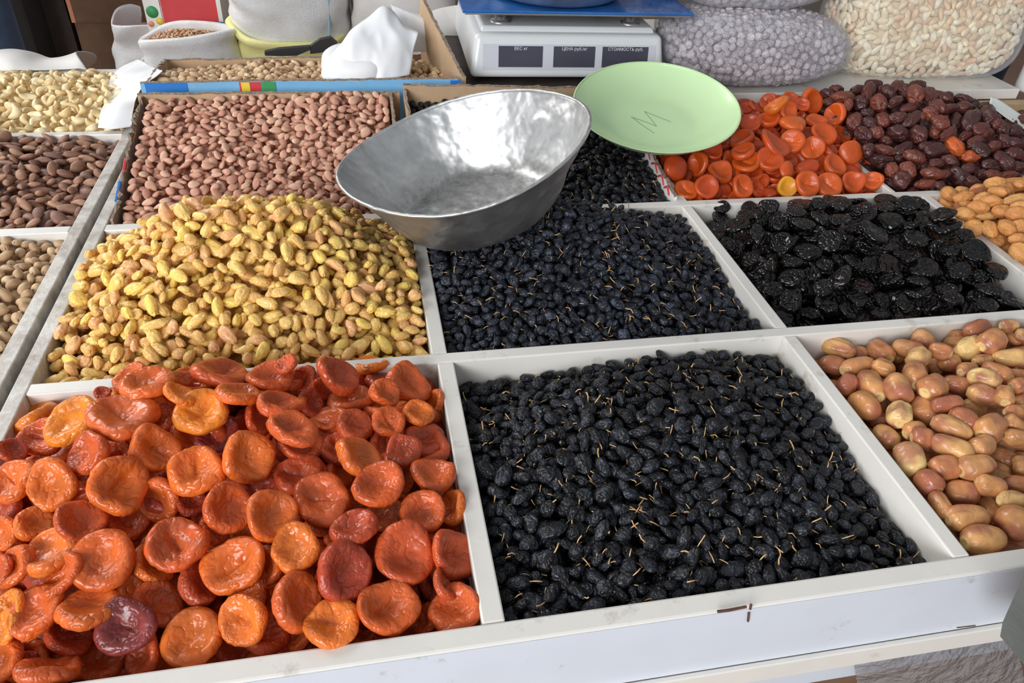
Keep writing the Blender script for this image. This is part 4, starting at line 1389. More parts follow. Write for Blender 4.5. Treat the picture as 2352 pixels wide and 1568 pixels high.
def bowl_shell(R, D, r0, th, nu=120, nv=40, wob=0.0012):
    """open bowl, base at z=0, rim at z=D; inner and outer skin"""
    outer = catmull(np.array([(0, 0), (r0 * .5, 0.0005), (r0 * .82, 0.0015), (r0 * .98, D * .06), (r0 + (R - r0) * .22, D * .26), (r0 + (R - r0) * .52, D * .56), (r0 + (R - r0) * .80, D * .83), (R, D)]), nv)
    inner = outer.copy()
    inner[:, 0] = np.maximum(inner[:, 0] - th, 0)
    inner[:, 1] += th * np.linspace(1, 0, nv)
    prof = np.vstack([inner, outer[::-1]])
    prof[0, 0] = prof[-1, 0] = 0
    V, T = lathe([tuple(p) for p in prof], nu)
    a = np.arctan2(V[:, 1], V[:, 0])
    hh = np.clip(V[:, 2] / D, 0, 1)
    k = sines(5, 8, 3, 9)(np.stack([np.cos(a) * .06, np.sin(a) * .06, hh * .08], 1) * 4)
    s = 1 + hh * (0.020 * np.cos(2 * a + .4) + 0.012 * np.cos(3 * a + 1.0)) + wob / R * k * 2 * np.sin(hh * 3.0)
    V[:, 0] *= s
    V[:, 1] *= s
    V[:, 2] += hh * (0.0055 * np.cos(2 * a - .3) + 0.003 * np.cos(3 * a + 2) + .004 * np.cos(a))
    return V, T, nv


V, T, nvb = bowl_shell(BRAD, BD, BRAD * .66, 0.0014)
rr_ = np.hypot(V[:, 0], V[:, 1])
ins = (np.arange(len(V)) < 1 + (nvb - 1) * 120)
dirt_ = (ins & (rr_ < BRAD * .655))[T].all(1).astype(int)
o = bpy.data.objects.new('shell', mesh_np('shell', V, T, [M['aluminium']]))
link(o, bowl)
ring = []
for j in range(124):
    a = 2 * math.pi * (j % 120) / 120
    s = 1 + 0.020 * math.cos(2 * a + .4) + 0.012 * math.cos(3 * a + 1.0)
    ring.append((BRAD * s * math.cos(a), BRAD * s * math.sin(a), BD + 0.0055 * math.cos(2 * a - .3) + .003 * math.cos(3 * a + 2) + .004 * math.cos(a)))
V, T = tube(ring, 0.0022, 8)
mk('rolled_rim', V, [tuple(t) for t in T], M['aluminium'], bowl, smooth=True)

PP, PR, PRAD = disc_pose(1508, 240, 191, 97, 8.0, 0.078)
PD = 0.032
plate = thing('green_plate', 'pale green shallow plate with a scratched letter, beside the metal bowl', 'plate')
pose(plate, PP - PR[:, 2] * PD, PR)
pr_o = catmull(np.array([(0, 0), (PRAD * .35, 0.0003), (PRAD * .55, .001), (PRAD * .75, PD * .28), (PRAD * .9, PD * .64), (PRAD, PD)]), 26)
pr_i = pr_o.copy()
pr_i[:, 1] += .0024
pr_i[-1] = pr_o[-1] + [-.0022, .0012]
pr_ = np.vstack([pr_i, [(PRAD - .0006, PD + .0016), (PRAD + .0008, PD + .0006)], pr_o[::-1]])
pr_[0, 0] = pr_[-1, 0] = 0
V, T = lathe([tuple(p) for p in pr_], 96)
link(bpy.data.objects.new('dish', mesh_np('dish', V, T, [M['green_plate']])), plate)


def on_plate(u, v):
    d = ray(u, v)
    h = .10 * PD
    for _ in range(6):
        c = PP - PR[:, 2] * (PD - h)
        t = ((c - CAMP) @ PR[:, 2]) / (d @ PR[:, 2])
        q = PR.T @ (CAMP + d * t - (PP - PR[:, 2] * PD))
        h = float(np.interp(math.hypot(q[0], q[1]), pr_i[:, 0], pr_i[:, 1])) + .0001
    q[2] = h
    return q


for pts in ([(1450, 268), (1476, 288), (1503, 306)], [(1450, 269), (1478, 278), (1508, 290)], [(1480, 256), (1494, 272), (1508, 290)], [(1481, 256), (1508, 267), (1541, 280)]):
    V, T = tube([on_plate(*p) for p in pts], 0.00045, 5)
    mk('pencil_line', V, [tuple(t) for t in T], M['pencil'], plate)

# ------------------------------------------------------------------ cardboard


def card_wall(name, A, B, z0, zA, zB, th, mats, parent, rag=0.004, seed=0, n=48, lean=(0, 0)):
    """upright sheet of cardboard between two plan points with a torn top edge"""
    r = np.random.default_rng(seed)
    A, B = np.array(A, dtype=float), np.array(B, dtype=float)
    d = (B - A) / np.linalg.norm(B - A)
    q = np.array([-d[1], d[0]])
    off = np.array(parent.location)
    V, F, MI = [], [], []
    w = np.cumsum(r.normal(0, 1, n + 1))
    w = (w - np.linspace(w[0], w[-1], n + 1))
    w = w / (np.abs(w).max() + 1e-9)
    for i in range(n + 1):
        t = i / n
        c = A + (B - A) * t
        zt = zA + (zB - zA) * t + rag * (0.7 * w[i] + 0.3 * r.normal())
        jit = rag * 0.35 * r.normal()
        for sgn, zz in ((-1, z0), (-1, zt - .002), (-1, zt + jit * .4), (1, zt - jit * .4), (1, zt - .002), (1, z0)):
            k = 0 if zz == z0 else 1
            p = c + q * sgn * th / 2 + np.array(lean) * k + q * (jit if zz > z0 and abs(zz - zt) < .0019 else 0)
            V.append((p[0] - off[0], p[1] - off[1], zz - off[2]))
    for i in range(n):
        for k in range(6):
            a, b = i * 6 + k, i * 6 + (k + 1) % 6
            F.append((a, b, b + 6, a + 6))
            MI.append(1 if k in (1, 2, 3) else 0)
    F.append(tuple(range(5, -1, -1)))
    F.append(tuple(n * 6 + k for k in range(6)))
    MI += [0, 0]
    o = mk(name, V, F, mats, parent)
    o.data.polygons.foreach_set('material_index', MI)
    return o


CB = [M['cardboard'], M['corrugated']]
kb = thing('cardboard_box', 'torn open cardboard box full of pinkish brown kernels', 'box', (-.18, .745, -.0912))
card_wall('wall', (-.3625, .604), (-.3665, .882), -.0912, .004, .060, .0032, [M['corrugated'], M['corrugated']], kb, .006, 3, lean=(-.002, 0))
card_wall('wall', (-.374, .8835), (.006, .8835), -.0912, .0615, .0600, .004, CB, kb, .0015, 4)
card_wall('wall', (-.0075, .604), (-.0075, .880), -.0912, .002, .060, .004, CB, kb, .003, 5)
fb = card_wall('wall', (-.354, .6045), (-.010, .6045), -.0912, -.016, -.016, .003, CB, kb, .001, 6)
for i, (yy, zz, mm) in enumerate(((.715, .026, 'red_print'), (.665, .016, 'blue_strong'), (.79, .040, 'orange_print'))):
    V, T = tube([(-.3668, yy - .018, zz - .008), (-.3672, yy, zz - .004), (-.3676, yy + .018, zz + .001)], .0022, 6)
    mk('torn_print', V - np.array(kb.location), [tuple(t) for t in T], M[mm], kb)
rb = thing('cardboard_box', 'cardboard box of black raisins behind the metal bowl', 'box', (.19, .745, -.0912))
card_wall('wall', (.0145, .604), (.0145, .880), -.0912, .0, .066, .004, CB, rb, .003, 7)
card_wall('wall', (.012, .8835), (.368, .8835), -.0912, .072, .060, .004, CB, rb, .002, 8)
card_wall('wall', (.3680, .6045), (.3660, .880), -.0912, .006, .050, .004, [M['white_print'], M['corrugated']], rb, .003, 9)
for i, (ya, yb) in enumerate(((.622, .640), (.646, .668), (.676, .70), (.71, .738))):
    V, T = tube([(.3652, ya, -.004 + .16 * (ya - .604)), (.3646, (ya + yb) / 2, .006 + .16 * (ya - .604)), (.3640, yb, -.004 + .16 * (yb - .604))], .0016, 6)
    mk('zigzag_print', V - np.array(rb.location), [tuple(t) for t in T], M['red_print'], rb)

pb = thing('printed_box', 'low cardboard box of pistachios with a blue printed front', 'box', (-.137, 1.02, 0.0))
BM = [M['blue_print'], M['corrugated']]
x0_, x1_ = PBX[0] - .004, PBX[1] + .004
card_wall('wall', (x0_, PBX[2] - .004), (x1_, PBX[2] - .004), .0004, .0655, .068, .004, BM, pb, .0012, 11)
card_wall('wall', (x0_, PBX[3] + .004), (x1_, PBX[3] + .004), .0004, .038, .046, .004, CB, pb, .0018, 12)
card_wall('wall', (x0_, PBX[2]), (x0_, PBX[3]), .0004, .056, .040, .004, CB, pb, .004, 13)
fl = card_wall('flap', (x1_ + .012, PBX[2] + .002), (x1_ - .040, PBX[3] - .002), .0004, .066, .150, .005, CB, pb, .002, 14)
box('base', x0_ - pb.location.x, x1_ - pb.location.x, PBX[2] - 1.022, PBX[3] - 1.018, .0004, .004, M['cardboard'], pb, 0)
for u0, u1, v0, v1, mm in ((552, 600, 203, 209, 'red_print'), (603, 634, 202, 208, 'green_print'), (556, 575, 203, 207, 'yellow_print'), (335, 430, 198, 207, 'blue_strong')):
    a, b = aty((u0), v1, PBX[2] - .0066), aty(u1, v0, PBX[2] - .0066)
    zt = .0645
    box('print', a[0] - pb.location.x, b[0] - pb.location.x, PBX[2] - (.0078 if mm == 'yellow_print' else .0070) - 1.02, PBX[2] - .0061 - 1.02, zt - .014, zt, M[mm], pb, 0)
box('print', x1_ - pb.location.x - .012, x1_ - pb.location.x + .006, PBX[2] - .0075 - 1.02, PBX[2] - .0062 - 1.02, .010, .064, M['blue_strong'], pb, 0)

# ------------------------------------------------------------------ plank, scale
plank = box('white_plank', .500, 1.175, .925, 1.40, .0155, .034, M['laminate'], None, .0015)
dkb = box('dark_board', .122, .498, .928, 1.40, .0155, .034, M['dark_board'], None, .0015)
tag(dkb, 'dark board laid across the rear bins, colour deepened for shadow under the electronic scale', 'board')
tag(plank, 'white board laid across the rear bins under the clear bags', 'board')
chip = box('wood_offcut', .586, .640, .892, .905, .012, .036, M['wood'], None, .001)
tag(chip, 'small bare wooden block at the edge of the white board', 'wood block')
chip.location.z = -.0115
SA, SB = np.array([.132, .990]), np.array([.478, .978])
sang = math.atan2(SB[1] - SA[1], SB[0] - SA[0])
SW = float(np.linalg.norm(SB - SA))
scale = thing('electronic_scale', 'light grey electronic price scale with three dark displays', 'scale', (SA[0], SA[1], .0345), sang)


def rounded_body(name, x0, x1, y0, y1, z0, z1, inset_top, mat, parent, bev=.012):
    bm = bmesh.new()
    bmesh.ops.create_cube(bm, size=1.0)
    for v in bm.verts:
        top = v.co.z > 0
        ix = inset_top * (1 if top else 0)
        v.co = Vector((x0 + ix if v.co.x < 0 else x1 - ix, (y0 + ix * 1.4) if v.co.y < 0 else y1 - ix, z1 if top else z0))
    bmesh.ops.bevel(bm, geom=list(bm.edges), offset=bev, segments=5, affect='EDGES', profile=0.55)
    return bm_obj(name, bm, mat, parent, smooth=True)


rounded_body('body', 0, SW, 0, .31, .008, .078, .010, M['scale_body'], scale, .011)
rounded_body('body_top', .020, SW - .020, .028, .30, .0775, .086, .004, M['scale_body'], scale, .0035)
for fx in (.03, SW - .03):
    for fy in (.04, .27):
        V, T = lathe([(0, .009), (.012, .0085), (.012, 0.0005), (0, 0.0)], 18)
        o = bpy.data.objects.new('foot', mesh_np('foot', V, T, [M['black_plastic']]))
        o.location = (fx, fy, 0)
        link(o, scale)


def face(x, s, out=0.0):
    """point on the sloping front face; s runs 0..1 up the face"""
    return Vector((x, .014 * s - out, .008 + .07 * s))


def face_quad(name, x0, x1, s0, s1, out, th, mat, parent):
    P = [face(x0, s0, out), face(x1, s0, out), face(x1, s1, out), face(x0, s1, out)]
    Q = [p + Vector((0, th, 0)) for p in P]
    return mk(name, P + Q, [(0, 1, 2, 3), (7, 6, 5, 4), (0, 4, 5, 1), (1, 5, 6, 2), (2, 6, 7, 3), (3, 7, 4, 0)], mat, parent)


face_quad('front_panel', .022, SW - .020, .20, .78, .0006, .003, M['scale_panel'], scale)
for x0, x1, txt in ((.049, .125, 'ВЕС кг'), (.144, .217, 'ЦЕНА руб./кг'), (.230, .312, 'СТОИМОСТЬ руб.')):
    d = face_quad('display', x0, x1, .27, .74, .0014, .002, M['display'], scale)
    cu = bpy.data.curves.new('lettering', 'FONT')
    cu.body = txt
    cu.size = .0072
    cu.align_x = 'CENTER'
    cu.extrude = .0001
    to = bpy.data.objects.new('lettering', cu)
    COL.objects.link(to)
    dg = bpy.context.evaluated_depsgraph_get()
    me = bpy.data.meshes.new_from_object(to.evaluated_get(dg))
    bpy.data.objects.remove(to)
    me.materials.clear()
    me.materials.append(M['display_text'])
    lo = bpy.data.objects.new('lettering', me)
    lo.location = face((x0 + x1) / 2, .655, .0017)
    lo.rotation_euler = (math.radians(90 - 11), 0, 0)
    link(lo, d)
for px, py in ((.058, .062), (SW - .058, .062), (.058, .25), (SW - .058, .25)):
    V, T = lathe([(0, .1055), (.0100, .1050), (.0100, .091), (.016, .0890), (.0185, .0862), (.0185, .085), (0, .085)], 24)
    o = bpy.data.objects.new('post', mesh_np('post', V, T, [M['steel']]))
    o.location = (px, py, 0)
    link(o, scale)
    V, T = lathe([(0, .1100), (.019, .1095), (.018, .1065), (.010, .1052), (0, .105)], 24)
    o = bpy.data.objects.new('rubber_pad', mesh_np('rubber_pad', V, T, [M['black_plastic']]))
    o.location = (px, py, 0)
    link(o, scale)
rounded_body('platform', -.010, SW + .030, .004, .30, .1101, .1137, .0, M['steel'], scale, .0016)
pf = rounded_body('blue_film', -.014, SW + .034, -.002, .304, .1138, .1185, .0, M['blue_film'], scale, .0018)
pf['label'] = 'blue protective film on the weighing platform'
pan = thing('weighing_pan', 'shallow blue steel pan lying on the electronic scale', 'pan', (SA[0] + .165, SA[1] + .118, .0345 + .1189), sang)
V, T, _n = bowl_shell(.150, .05, .115, .0015, 72, 24, .0006)
link(bpy.data.objects.new('shell', mesh_np('shell', V, T, [plain('blue_steel', (160, 176, 196), 0.3, metal=0.8, var=.2, vscale=20)])), pan)
V, T = tube([(.150 * math.cos(2 * math.pi * j / 60) * 1.01, .150 * math.sin(2 * math.pi * j / 60) * 1.01, .0505) for j in range(61)], .002, 6)
mk('rim', V, [tuple(t) for t in T], M['steel'], pan, smooth=True)

# ------------------------------------------------------------------ clear bags


class Bag:
    def __init__(s, c, semi, ex, rot, seed, amp=.05, sag=.12):
        s.c, s.semi, s.ex, s.R, s.seed, s.amp, s.sag = np.array(c), np.array(semi), ex, rot, seed, amp, sag
        s.f = sines(seed, 7, .25, .6)
        s.g = sines(seed + 9, 7, .8, 1.6)

    def pts(s, D, grow=1.0, fine=0.0):
        q = np.abs(D) ** s.ex
        r = 1 / q.sum(-1) ** (1 / s.ex)
        P = D * r[..., None]
        k = 1 + s.amp * s.f(D) + fine * np.abs(s.g(D))
        P = P * k[..., None]
        zt = (P[..., 2] + 1) / 2
        w = 1 + s.sag * (0.5 - zt)
        P = np.stack([P[..., 0] * w, P[..., 1] * w, P[..., 2]], -1)
        return (P * s.semi * grow) @ s.R.T + s.c


def fill_bag(bag, kd, label, cat, grp, mass, stuffname, seed, n=300, gap=1.0, tones=(0, 1), ends=('', '')):
    r = np.random.default_rng(seed)
    K = KIND[kd]
    ax = K['ax']
    D = r.normal(size=(60000, 3))
    D /= np.linalg.norm(D, axis=1, keepdims=True)
    P = bag.pts(D, .94)
    q = D * (1 / (np.abs(D) ** bag.ex).sum(-1) ** (1 / bag.ex))[:, None]
    NR = (np.sign(q) * np.abs(q) ** (bag.ex - 1) / bag.semi) @ bag.R.T
    NR /= np.linalg.norm(NR, axis=1, keepdims=True)
    vd = CAMP - P
    vis = (vd * NR).sum(1) > -.15 * np.linalg.norm(vd, axis=1)
    D, P, NR = D[vis], P[vis], NR[vis]
    cell = {}
    keep = []
    dmin = gap * ax[0] * 1.45
    for i, p in enumerate(P):
        k = tuple((p // dmin).astype(int))
        ok = True
        for a in (-1, 0, 1):
            for b in (-1, 0, 1):
                for c in (-1, 0, 1):
                    for q in cell.get((k[0] + a, k[1] + b, k[2] + c), ()):
                        if ((p - q) ** 2).sum() < dmin * dmin:
                            ok = False
                            break
                    if not ok:
                        break
                if not ok:
                    break
            if not ok:
                break
        if ok:
            cell.setdefault(k, []).append(p)
            keep.append(i)
    items = []
    for i in keep:
        nrm = NR[i] + r.normal(0, .22, 3)
        nrm /= np.linalg.norm(nrm)
        items.append(dict(pos=P[i], R=basis(nrm, r.uniform(0, 6.28)), sc=np.clip(r.normal(1, .09, 3), .75, 1.25), var=int(r.integers(len(K['vs']))), tone=float(r.uniform(*tones)), kind=kd))
    def infr(it):
        q = CAMR.T @ (it['pos'] - CAMP)
        u, v = 1176 + FPX * q[0] / -q[2], 784 - FPX * q[1] / -q[2]
        return -12 < u < 2364 and -12 < v < 1580
    fr = [it for it in items if infr(it)]
    fr.sort(key=lambda it: np.linalg.norm(it['pos'] - CAMP))
    one = fr[:n]
    ids = set(id(x) for x in one)
    rest = [it for it in items if id(it) not in ids]
    Dg, Tg = uvgrid(40, 26)
    core = (bag.pts(Dg, .885), Tg)
    o = merged(stuffname, rest, K['mats'], r, 0, core)
    tag(o, mass, cat, grp, 'stuff')
    zz = sorted(it['pos'][2] for it in one)
    xx = sorted(it['pos'][0] for it in one)
    q = lambda v, f: v[int(f * (len(v) - 1))]
    for it in one:
        zt = 'low' if it['pos'][2] < q(zz, .33) else 'high' if it['pos'][2] > q(zz, .67) else 'halfway up'
        xt = ends[0] if it['pos'][0] < q(xx, .33) else ends[1] if it['pos'][0] > q(xx, .67) else 'the middle'
        single(it, K, '%s %s near %s' % (label, zt, xt), cat, grp)
    print('BAG', kd, len(items), len(one))


def bag_film(bag, name, label, mat, neck=None, fine=.02, parent_label=None):
    Dg, Tg = uvgrid(72, 48)
    V = bag.pts(Dg, 1.0, fine)
    b = np.array([bag.c[0], bag.c[1], V[:, 2].min()])
    o = bpy.data.objects.new(name, mesh_np(name, V - b, Tg, [mat]))
    o.location = b
    link(o)
    return tag(o, label, 'bag')


bag1 = Bag((.655, 1.035, .092), (.176, .128, .060), 2.5, _rz(-.06), 31, .04, .10)
fill_bag(bag1, 'candied', 'greyish candied nut in the lower clear bag,', 'candied nut', 'candied nuts in the clear bag', 'sugar coated nuts deeper inside the clear bag above the green plate', 'candied_nuts', 61, 300, .98, ends=('the scale', 'the almonds'))
bag_film(bag1, 'plastic_bag', 'clear plastic bag of greyish candied nuts behind the green plate', M['film'])
bag2 = Bag((.650, 1.130, .198), (.170, .135, .052), 2.4, _rz(.12) @ _rx(.12), 37, .06, .0)
fill_bag(bag2, 'candied', 'whitish candied nut in the upper clear bag,', 'candied nut', 'candied nuts in the upper bag', 'sugar coated nuts deeper inside the upper clear bag', 'upper_candied_nuts', 62, 100, 1.05, (0, .25), ends=('the scale', 'the almonds'))
bag_film(bag2, 'plastic_bag', 'crinkled clear plastic bag lying on top of the bag of candied nuts', M['film_milky'], fine=.05)
bag3 = Bag((1.016, 1.060, .175), (.184, .062, .150), 4.6, _rz(-.06) @ _rx(-.22), 43, .035, .05)
fill_bag(bag3, 'blanched', 'cream blanched almond in the clear bag,', 'almond', 'blanched almonds in the clear bag', 'blanched almonds deeper inside the clear bag', 'blanched_almonds', 63, 300, .66, (0, 1), ends=('the candied nuts', 'the person in jeans'))
bag_film(bag3, 'plastic_bag', 'square clear plastic bag of cream blanched almonds on the white board', M['film'])

# ------------------------------------------------------------------ white plastic film
def YP(*r):
    return [[aty(u, v, y) for (u, v, y) in row] for row in r]


tag(sheet('carrier_bag_bundle', YP([(745, 186, .935), (790, 188, .930), (850, 188, .928), (882, 184, .930), (940, 172, .955)], [(738, 160, .945), (790, 120, .950), (850, 116, .950), (886, 130, .948), (950, 120, .975)], [(775, 108, .985), (815, 70, .99), (860, 72, .985), (905, 75, .985), (962, 70, 1.0)], [(805, 74, 1.04), (845, 42, 1.04), (880, 14, 1.04), (915, 36, 1.04), (945, 60, 1.04)], [(815, 100, 1.09), (850, 80, 1.09), (890, 70, 1.09), (920, 80, 1.09), (945, 90, 1.09)]), M['white_plastic'], n=(50, 50), amp=.0035, freq=16, seed=3, th=.0012), 'white plastic carrier bags bunched up on the pistachio box', 'plastic bag')
V, T = uvgrid(40, 24)
q_ = np.abs(V) ** 3.0
V = V / (q_.sum(1) ** (1 / 3.0))[:, None] * np.array([.050, .060, .0255])
V = V + (.0012 * sines(3, 6, 8, 22)(V))[:, None]
o = bpy.data.objects.new('bag_roll', mesh_np('bag_roll', V, T, [M['white_plastic']]))
o.location = aty(811, 150, .985)
link(o)
tag(o, 'thick white roll of folded plastic bags on the pistachios', 'plastic bag')
tag(sheet('carrier_bag', YP([(895, 122, 1.075), (940, 120, 1.075), (996, 118, 1.075)], [(905, 55, 1.085), (955, 48, 1.085), (994, 70, 1.085)], [(900, 6, 1.10), (930, 16, 1.10), (968, 34, 1.10)], [(905, 20, 1.14), (935, 30, 1.14), (975, 40, 1.14)]), M['white_plastic'], amp=.003, freq=14, seed=8, th=.001), 'bright white plastic bag standing against the raised box flap', 'plastic bag')
tag(sheet('plastic_bag_sheet', [[aty(318, 138, 1.16), aty(345, 150, 1.09), aty(372, 160, .985)], [aty(262, 172, 1.13), aty(300, 180, 1.05), aty(330, 196, .955)], [atz(240, 235, .012), atz(280, 235, .018), atz(312, 232, .02)], [atz(226, 296, .006), atz(264, 298, .006), atz(303, 291, .006)]], M['white_plastic'], amp=.003, freq=12, seed=12, th=.0008), 'white plastic bag hanging over the tray rail between cashews and kernels', 'plastic bag')
tag(sheet('plastic_bag_sheet', [[atz(-70, 164, .003), atz(30, 163, .003), atz(110, 162, .003), atz(200, 160, .003)], YP([(-70, 135, 1.24), (40, 124, 1.24), (100, 132, 1.24), (175, 116, 1.24)])[0], [p + np.array([0, .06, -.02]) for p in YP([(-70, 135, 1.24), (40, 124, 1.24), (100, 132, 1.24), (195, 120, 1.24)])[0]], YP([(-70, 175, 1.36), (40, 178, 1.36), (100, 178, 1.36), (195, 172, 1.36)])[0]], M['dull_plastic'], amp=.004, freq=9, seed=15, th=.001), 'greyish crumpled plastic bag lying behind the cashews', 'plastic bag')
tag(sheet('plastic_bag_sheet', YP([(960, 40, 1.30), (1010, 20, 1.30), (1060, 12, 1.30)], [(960, 75, 1.28), (1010, 70, 1.28), (1060, 60, 1.28)], [(965, 130, 1.26), (1010, 130, 1.26), (1055, 130, 1.26)]), M['dull_plastic'], amp=.004, freq=9, seed=18, th=.001), 'dull plastic sheet behind the box flap, beside the scale', 'plastic bag')
tag(sheet('wrinkled_film', YP([(1964, 1462, .002), (2080, 1446, .002), (2200, 1430, .002), (2330, 1412, .002)], [(1960, 1500, -.010), (2080, 1498, -.014), (2200, 1492, -.013), (2340, 1490, -.010)], [(1964, 1540, -.008), (2080, 1545, -.016), (2200, 1545, -.016), (2350, 1545, -.012)], [(1975, 1600, -.006), (2090, 1610, -.014), (2210, 1610, -.014), (2360, 1610, -.010)]), M['film_crinkle'], n=(80, 110), amp=.0014, freq=34, seed=21, th=.0004), 'crinkled clear plastic film hanging under the front edge of the tray', 'plastic film')

# ------------------------------------------------------------------ sacks and cartons behind the stall


def sack(name, label, c, rx, ry, z0, z1, mat, seed, open_top=True, roll=.02, sq=2.6, bulge=.10, nu=72, nv=30):
    t = thing(name, label, 'sack', (c[0], c[1], z0))
    th = np.arange(nu) * 2 * math.pi / nu
    f, g = sines(seed, 7, 1.0, 3.0), sines(seed + 4, 7, 4, 9)
    cs, sn = np.cos(th), np.sin(th)
    rad = 1 / (np.abs(cs) ** sq + np.abs(sn) ** sq) ** (1 / sq)
    h = z1 - z0
    prof = [(0.0, 0.0), (.80, .004), (.95, .04)] + [(.97 + bulge * math.sin(math.pi * k), k) for k in np.linspace(.10, .93, nv)]
    if open_top:
        prof += [(1.0 + roll * 1.0, .955), (1.0 + roll * 1.6, .985), (1.0 + roll * .6, 1.0), (.97, .985), (.955, .93), (.95, .86)]
    else:
        prof += [(.90, .965), (.72, .99), (.4, 1.0), (0.0, 1.0)]
    V = [(0, 0, 0)]
    for k, (r, z) in enumerate(prof[1:] if open_top else prof[1:-1]):
        for j in range(nu):
            p = np.array([rx * r * rad[j] * cs[j], ry * r * rad[j] * sn[j], z * h])
            p2 = p * [1, 1, 1.6]
            w = .020 * f(p2) + .011 * g(p2 * [1, 1, 1.2])
            if open_top and z > .9:
                p[2] += .022 * f(p2 * [1.2, 1.2, 0])
            V.append(tuple(p * [1 + w / rx * .5, 1 + w / ry * .5, 1]))
    F = []
    n = (len(V) - 1) // nu
    for j in range(nu):
        k = (j + 1) % nu
        F.append((0, 1 + k, 1 + j))
        for i in range(n - 1):
            F.append((1 + i * nu + j, 1 + i * nu + k, 1 + (i + 1) * nu + k, 1 + (i + 1) * nu + j))
    if not open_top:
        F.append(tuple(1 + (n - 1) * nu + j for j in range(nu)))
    mk('bag_body', V, F, mat, t, smooth=True)
    return t


def sack_fill(c, rx, ry, z, kd, seed, name, label, cat, mat=None):
    h = Heap(name, kd, (c[0] - rx, c[0] + rx, c[1] - ry, c[1] + ry), [[z - .02, z - .01, z - .02], [z - .01, z + .01, z - .01], [z - .02, z - .01, z - .02]], .012, .0028, seed)
    r = np.random.default_rng(seed)
    h.fill(nmax=900, tilt=.5)
    items = [it for it in h.items if ((it['pos'][0] - c[0]) / rx) ** 2 + ((it['pos'][1] - c[1]) / ry) ** 2 < .95]
    D, T = uvgrid(24, 8)
    core = (D * [rx * .93, ry * .93, .02] + [c[0], c[1], z - .030], T)
    o = merged(name, items, KIND[kd]['mats'], r, 0, core)
    tag(o, label, cat, None, 'stuff')


F0 = -RZ
sack('woven_sack', 'white woven sack with a rolled rim, full of pale seeds', (-.580, 2.40), .150, .140, F0, -.262, M['sack'], 51, roll=.05)
sack_fill((-.580, 2.40), .136, .126, -.285, 'seed', 52, 'pale_seeds', 'pale seeds filling the white sack in front of the red carton', 'seeds')
sack('woven_sack', 'tall white woven sack beside the old cartons', (-.800, 2.86), .140, .140, F0, -.345, M['sack'], 53, roll=.02)
sack_fill((-.800, 2.86), .126, .126, -.43, 'almond', 54, 'sack_nuts', 'brown nuts inside the tall white sack beside the cartons', 'nuts')
sack('woven_sack', 'yellow woven sack with a rolled rim under the bulging white sack', (-.262, 2.46), .182, .168, F0, -.262, M['sack_yellow'], 55, roll=.06)
bs = sack('woven_sack', 'bulging white sack with a blue seam standing on the yellow sack', (-.262, 2.47), .180, .168, -.345, .26, M['sack'], 56, open_top=False, bulge=.16)
V, T = tube([(.125, -.152, .02), (.135, -.160, .18), (.135, -.160, .32), (.12, -.150, .5)], .004, 6)
mk('blue_seam', V, [tuple(t) for t in T], plain('pale_blue_thread', (150, 184, 200), .7), bs)
sack('plastic_bag', 'small white bag tucked between the two white sacks', (-.700, 2.33), .035, .05, F0, -.330, M['white_plastic'], 57, roll=.03)
bs2 = sack('woven_sack', 'greyish full sack behind the box flap and the scale', (.12, 2.45), .17, .14, F0, .12, M['dull_plastic'], 58, open_top=False, bulge=.1)


def carton(name, label, c, sx, sy, z0, z1, mat, rz=0.0, flap=None):
    t = thing(name, label, 'carton', (c[0], c[1], z0), rz)
    h = z1 - z0
    w = .006
    for nm, a in (('base', (-sx, sx, -sy, sy, 0, w)), ('side', (-sx, -sx + w, -sy, sy, w, h)), ('side', (sx - w, sx, -sy, sy, w, h)), ('side', (-sx + w, sx - w, -sy, -sy + w, w, h)), ('side', (-sx + w, sx - w, sy - w, sy, w, h))):
        box(nm, *a, mat, t, .001)
    return t


red = carton('red_carton', 'open carton with a red front panel behind the seed sack', (-.598, 2.73), .100, .09, -.352, .05, M['white_print'], -.05)
box('red_panel', -.098, .085, -.0915, -.0902, .032, .22, M['red_print'], red, 0)
box('blue_corner', .086, .0995, -.0918, -.0903, .0, .05, M['blue_strong'], red, 0)
box('picture_panel', -.1018, -.1003, -.085, .085, .0, .20, M['red_print'], red, 0)
fl_ = box('folded_flap', -.155, -.102, -.095, -.089, .005, .175, M['white_print'], red, .0005)
fl_['label'] = 'white and red flap with a fruit picture'
for nm, mm, (cx, cz), rr in (('picture', 'red_print', (-.150, .140), .016), ('picture', 'green_print', (-.140, .080), .020), ('picture', 'yellow_print', (-.122, .050), .012), ('picture', 'orange_print', (-.152, .040), .010)):
    V, T = lathe([(0, .0012), (rr, .001), (rr, 0), (0, 0)], 20)
    o = bpy.data.objects.new(nm, mesh_np(nm, V, T, [M[mm]]))
    o.location = (cx + .010, -.0952, cz)
    o.rotation_euler = (math.radians(90), 0, 0)
    link(o, fl_)
carton('old_carton', 'plain carton under the red one, behind the sacks', (-.59, 2.74), .13, .10, F0, -.3525, M['cardboard_dark'])
carton('old_carton', 'tall old brown carton with a scuffed corner behind the tall sack', (-.960, 3.12), .150, .12, F0, -.40, M['cardboard_dark'], .06)
c2 = carton('old_carton', 'upper brown carton with a pale strip of tape on the pile', (-.955, 3.12), .155, .13, -.3995, -.02, M['cardboard_dark'], .03)
box('tape', -.157, .157, -.1316, -.1303, .16, .215, M['cardboard'], c2, 0)
box('red_edge', -.157, -.143, -.1318, -.1304, .0, .30, M['orange_print'], c2, 0)
dk = carton('dark_crate', 'dark crate beside the person in jeans', (-1.30, 2.98), .10, .16, F0, -.20, M['shelf_dark'], 0)
V, T = uvgrid(30, 18)
V = V * np.array([.11, .13, .05])
V = V * (1 + .16 * sines(71, 8, 2, 6)(V))[:, None]
